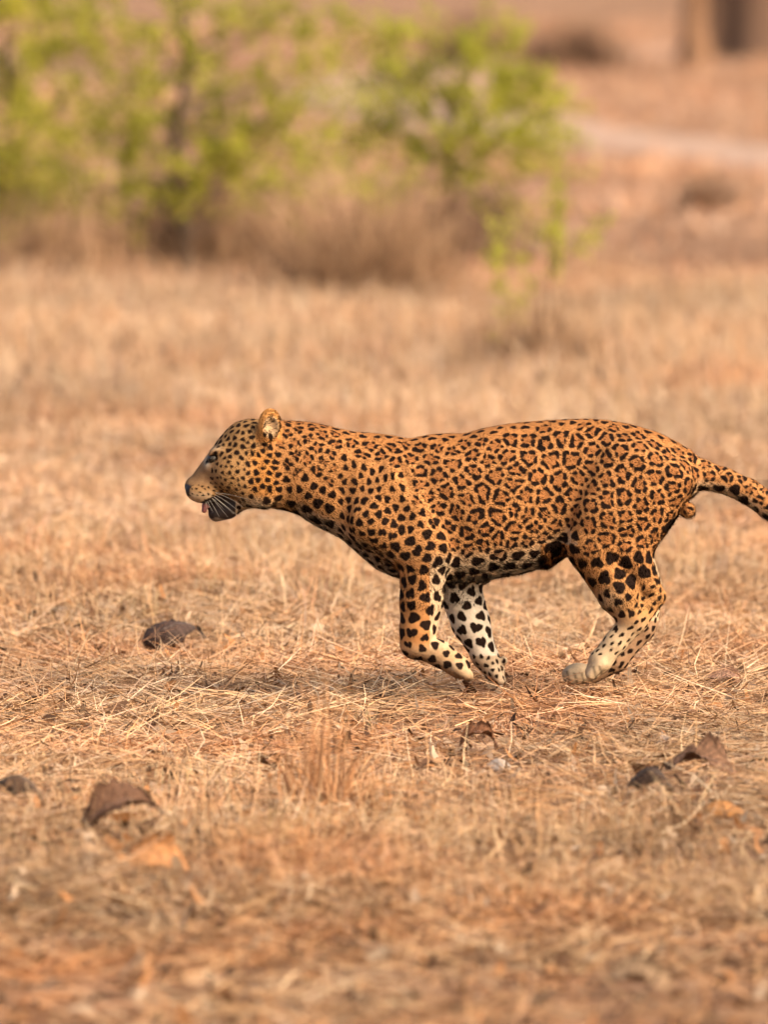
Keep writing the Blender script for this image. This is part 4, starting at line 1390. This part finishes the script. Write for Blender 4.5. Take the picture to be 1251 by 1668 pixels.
# ================================================================== FALLEN LEAVES AND STONES
def fallen_leaf(label, px, py, wpx, hpx, col, seed, curl=1.0, yaw=0.0, fold=0.8, lift=0.018, group="fallen dry leaves in the straw"):
    r = np.random.default_rng(seed)
    g = on_ground(px, py, -0.03)
    k = (g[1] - CAM_Y) / F_PX
    L, H = wpx * k * 0.86, hpx * k * 0.9
    fold = max(fold, 0.75)
    nu, nv_ = 33, 17
    u = np.linspace(-1, 1, nu)[:, None]; v = np.linspace(-1, 1, nv_)[None, :]
    halfw = np.maximum(1 - np.abs(u) ** 1.9, 0) ** 0.85 * (1 - 0.22 * u) + 0.015
    W = L * 0.66
    sgn = 1.0 if seed % 2 else -1.0
    lob = 1 + 0.07 * np.sin(15 * u + 2 * np.sign(v)) + 0.05 * np.sin(31 * u) - 0.30 * np.exp(-((u - 0.8 * math.sin(seed * 3.1)) / 0.10) ** 2) * (v > 0) - 0.25 * np.exp(-((u + 0.6 * math.cos(seed * 2.3)) / 0.08) ** 2) * (v < 0)
    # rolled across the midrib, arched and twisted along it
    ang = fold * (1.3 + 0.5 * u * math.sin(seed * 1.7)) * v * np.minimum(halfw, 1) * lob
    rad = W / 2 / (fold * 1.3)
    X = u * L / 2 * (1 - 0.08 * v * v)
    Yv = np.sin(ang) * rad
    Zv = (1 - np.cos(ang)) * -sgn * rad
    Zv = Zv + H * 0.55 * (1 - u * u) * curl + 0.16 * H * np.sin(5.2 * u + seed) * v * v
    vein = np.abs(((u * 5.5 - np.abs(v) * 1.6) % 1.0) - 0.5) * 2          # side veins
    Zv = Zv + 0.035 * H * vein * np.minimum(np.abs(v) * 4, 1)
    tw = 0.5 * u * math.cos(seed)
    Yv, Zv = Yv * np.cos(tw) - Zv * np.sin(tw), Yv * np.sin(tw) + Zv * np.cos(tw)
    mid = np.stack([X + 0 * v, Yv, Zv], -1)
    mid += r.normal(0, 0.007, mid.shape) * L
    mid[..., 2] += 0.05 * L * np.sin(6 * u + 4 * v + seed) * np.abs(v) ** 2
    th = 0.0012
    V = np.concatenate([mid.reshape(-1, 3), mid.reshape(-1, 3) - np.array([0, 0, th])])
    i, j = np.meshgrid(np.arange(nu - 1), np.arange(nv_ - 1), indexing='ij')
    a = (i * nv_ + j).ravel()
    F = np.stack([a, a + nv_, a + nv_ + 1, a + 1], 1)
    n = nu * nv_
    rim = []
    loop = [q * nv_ for q in range(nu)] + [(nu - 1) * nv_ + q for q in range(1, nv_)] + [q * nv_ + nv_ - 1 for q in range(nu - 2, -1, -1)] + [q for q in range(nv_ - 2, 0, -1)]
    for p, q in zip(loop, loop[1:] + loop[:1]):
        rim.append((p, q, q + n, p + n))
    F = np.concatenate([F, F[:, ::-1] + n, np.array(rim)])
    zmin = V[:, 2].min()
    V[:, 2] -= zmin
    c = np.array(col) * 0.85 * (0.75 + 0.5 * r.uniform(0, 1, (len(V), 1)))
    shade = (0.72 + 0.5 * np.clip(1 - vein * 1.4, 0, 1) + 0.35 * np.clip(1 - np.abs(v) * 9, 0, 1) + 0 * u - 0.15 * np.abs(v) ** 3).reshape(-1)
    c = c * np.concatenate([shade, shade * 0.8])[:, None]
    me = smooth(np_mesh("fallen_leaf", V, F))
    attr_col(me, "col", c)
    o = add_obj("fallen_leaf", me, MAT_DRYLEAF)
    tilt = 0.62 + r.normal(0, 0.15)
    M = Matrix.Rotation(yaw * 0.6, 3, 'Z') @ Matrix.Rotation(tilt, 3, 'X') @ Matrix.Rotation(r.normal(0, 0.25), 3, 'Z')
    zl = min((M @ Vector(p)).z for p in V)
    o.location = (g[0], g[1], gz(g[0], g[1]) + lift - zl)
    o.rotation_euler = M.to_euler()
    tag(o, label, "leaf", group)
    b = Bag()
    mp = mid[:, nv_ // 2].copy(); mp[:, 2] -= zmin - 0.001
    tail_ = mp[-1] + (mp[-1] - mp[-3]) / (np.linalg.norm(mp[-1] - mp[-3]) + 1e-9) * L * 0.12
    mp = np.concatenate([mp, tail_[None]])
    V, F = tube_data(mp, np.linspace(0.0008, 0.0022, len(mp)), 5)
    b.add(V, F, np.array(col) * 0.7 + 0.05)
    add_obj("midrib", smooth(b.mesh("midrib")), MAT_DRYLEAF, o)
    return o

def stone(label, px, py, wpx, hpx, col, seed):
    import bmesh
    g = on_ground(px, py, -0.03)
    k = (g[1] - CAM_Y) / F_PX
    bm = bmesh.new()
    bmesh.ops.create_icosphere(bm, subdivisions=3, radius=1.0)
    r = np.random.default_rng(seed)
    dirs = r.normal(0, 1, (7, 3)); dirs /= np.linalg.norm(dirs, axis=1)[:, None]
    for v in bm.verts:
        p = np.array(v.co)
        sc_ = 1.0
        for d in dirs: sc_ = min(sc_, 0.78 / max(p @ d, 0.5))
        v.co = Vector(p * sc_ * np.array([wpx * k / 2, wpx * k * 0.35, hpx * k * 0.75]))
    me = bpy.data.meshes.new("stone"); bm.to_mesh(me); bm.free()
    smooth(me)
    attr_col(me, "col", np.tile(np.array(col), (len(me.vertices), 1)))
    o = add_obj("stone", me, MAT_DRYLEAF)
    o.location = (g[0], g[1], gz(g[0], g[1]) + 0.02)
    o.rotation_euler = (0.1, 0.05, r.uniform(0, 3))
    tag(o, label, "stone", "small stones in the straw")

def litter():
    fl = fallen_leaf
    fl("dark grey-brown curled leaf in the straw below the leopard's chin", 280, 1052, 120, 56, (0.085, 0.052, 0.04), 3, 1.0, 0.15, 1.0, 0.03)
    fl("large shiny brown curled leaf in the lower left foreground", 195, 1368, 165, 90, (0.15, 0.075, 0.042), 4, 0.9, -0.25, 0.9, 0.03)
    fl("dark hollow leaf cut by the left edge of the picture", 24, 1318, 120, 85, (0.085, 0.05, 0.03), 5, 1.2, 0.2, 1.0, 0.035)
    fl("small russet cupped leaf in front of the leopard's front paws", 778, 1210, 80, 60, (0.22, 0.095, 0.045), 6, 1.1, 0.6, 1.1, 0.025)
    fl("near-black curled leaf below the leopard's hind paws", 1056, 1294, 90, 70, (0.06, 0.036, 0.025), 7, 1.2, 0.5, 1.0, 0.035)
    fl("wide brown leaf lying just behind the near-black curled leaf", 1142, 1270, 150, 66, (0.20, 0.105, 0.06), 8, 0.8, 0.1, 0.7, 0.03)
    fl("bright orange flat leaf at the lower right", 1182, 1326, 92, 42, (0.60, 0.27, 0.085), 9, 0.6, -0.2, 0.35)
    fl("broad orange-tan leaf below the large shiny brown leaf", 262, 1428, 140, 52, (0.52, 0.24, 0.095), 10, 0.6, 0.25, 0.4)
    fl("pale buff folded leaf on bare soil at the bottom right", 1035, 1604, 150, 40, (0.36, 0.235, 0.14), 12, 1.0, 0.05, 1.1, 0.004)
    fl("pinkish brown leaf in the straw right of the hind paws", 1180, 1118, 80, 26, (0.33, 0.18, 0.12), 12, 0.6, 0.5, 0.5)
    fl("small dark scrap of leaf on bare soil near the bottom centre", 860, 1606, 38, 24, (0.13, 0.06, 0.035), 13, 1.0, 0.9, 0.9, 0.004)
    fl("small black-brown leaf scrap in the lower centre of the straw", 595, 1432, 40, 30, (0.085, 0.05, 0.03), 14, 1.0, 1.9, 1.0)
    fl("tiny dark leaf scrap right of the large shiny brown leaf", 378, 1318, 36, 24, (0.10, 0.06, 0.035), 15, 1.0, 0.3, 1.0)
    fl("small grey-white curled leaf right of the leopard's hind paw", 1080, 1204, 44, 26, (0.36, 0.28, 0.23), 16, 1.0, 0.5, 1.0)
    stone("flat pale grey stone beside the small russet cupped leaf", 812, 1232, 62, 20, (0.36, 0.29, 0.23), 21)
    stone("rounded grey-brown stone under the flat pale grey stone", 815, 1272, 52, 24, (0.22, 0.16, 0.12), 22)
def stand_in_tree():  # added trunk, stands in for an orange-lit shape beside the thick tree
    g = on_ground(1130, 112, -0.03)
    base = np.array([g[0], g[1], gz(g[0], g[1])])
    root = empty("stand_in_tree", base)
    tag(root, "slender pale orange trunk added for the lit shape left of the thick dark trunk", "tree")
    b = Bag()
    p = wobble_path(np.array([0, 0, -0.1]), np.array([0.15, 0.2, 5.0]), 22, 0.03)
    V, F = tube_data(p, np.linspace(0.12, 0.05, 22) + 0.10 * np.exp(-np.linspace(0, 5, 22) / 0.3), 14)
    b.add(V, F, (0.20, 0.108, 0.058))
    cr = Bag()
    for q in range(7):
        a = q * 0.9
        e = p[-1] + np.array([math.cos(a) * 0.9, math.sin(a) * 0.9, rng.uniform(0.1, 1.0)])
        V, F = tube_data(wobble_path(p[-3], e, 7, 0.12), np.linspace(0.035, 0.012, 7), 6)
        b.add(V, F, (0.30, 0.165, 0.09))
        P = e + rng.normal(0, 0.35, (220, 3))
        cc = OLIVE[rng.integers(0, len(OLIVE), 220)] * rng.uniform(0.6, 1.0, (220, 1))
        Vl, Fl, Cl = leaf_quads(P, rng.normal(0, 1, (220, 3)), 0.10, 0.5, cc)
        cr.add(Vl, Fl); cr.C.append(Cl)
    add_obj("trunk", smooth(b.mesh("trunk")), MAT_BARK, root)
    add_obj("crown", cr.mesh("crown"), MAT_LEAF, root)
vegetation()
tufts()
big_tree()
stand_in_tree()
litter()
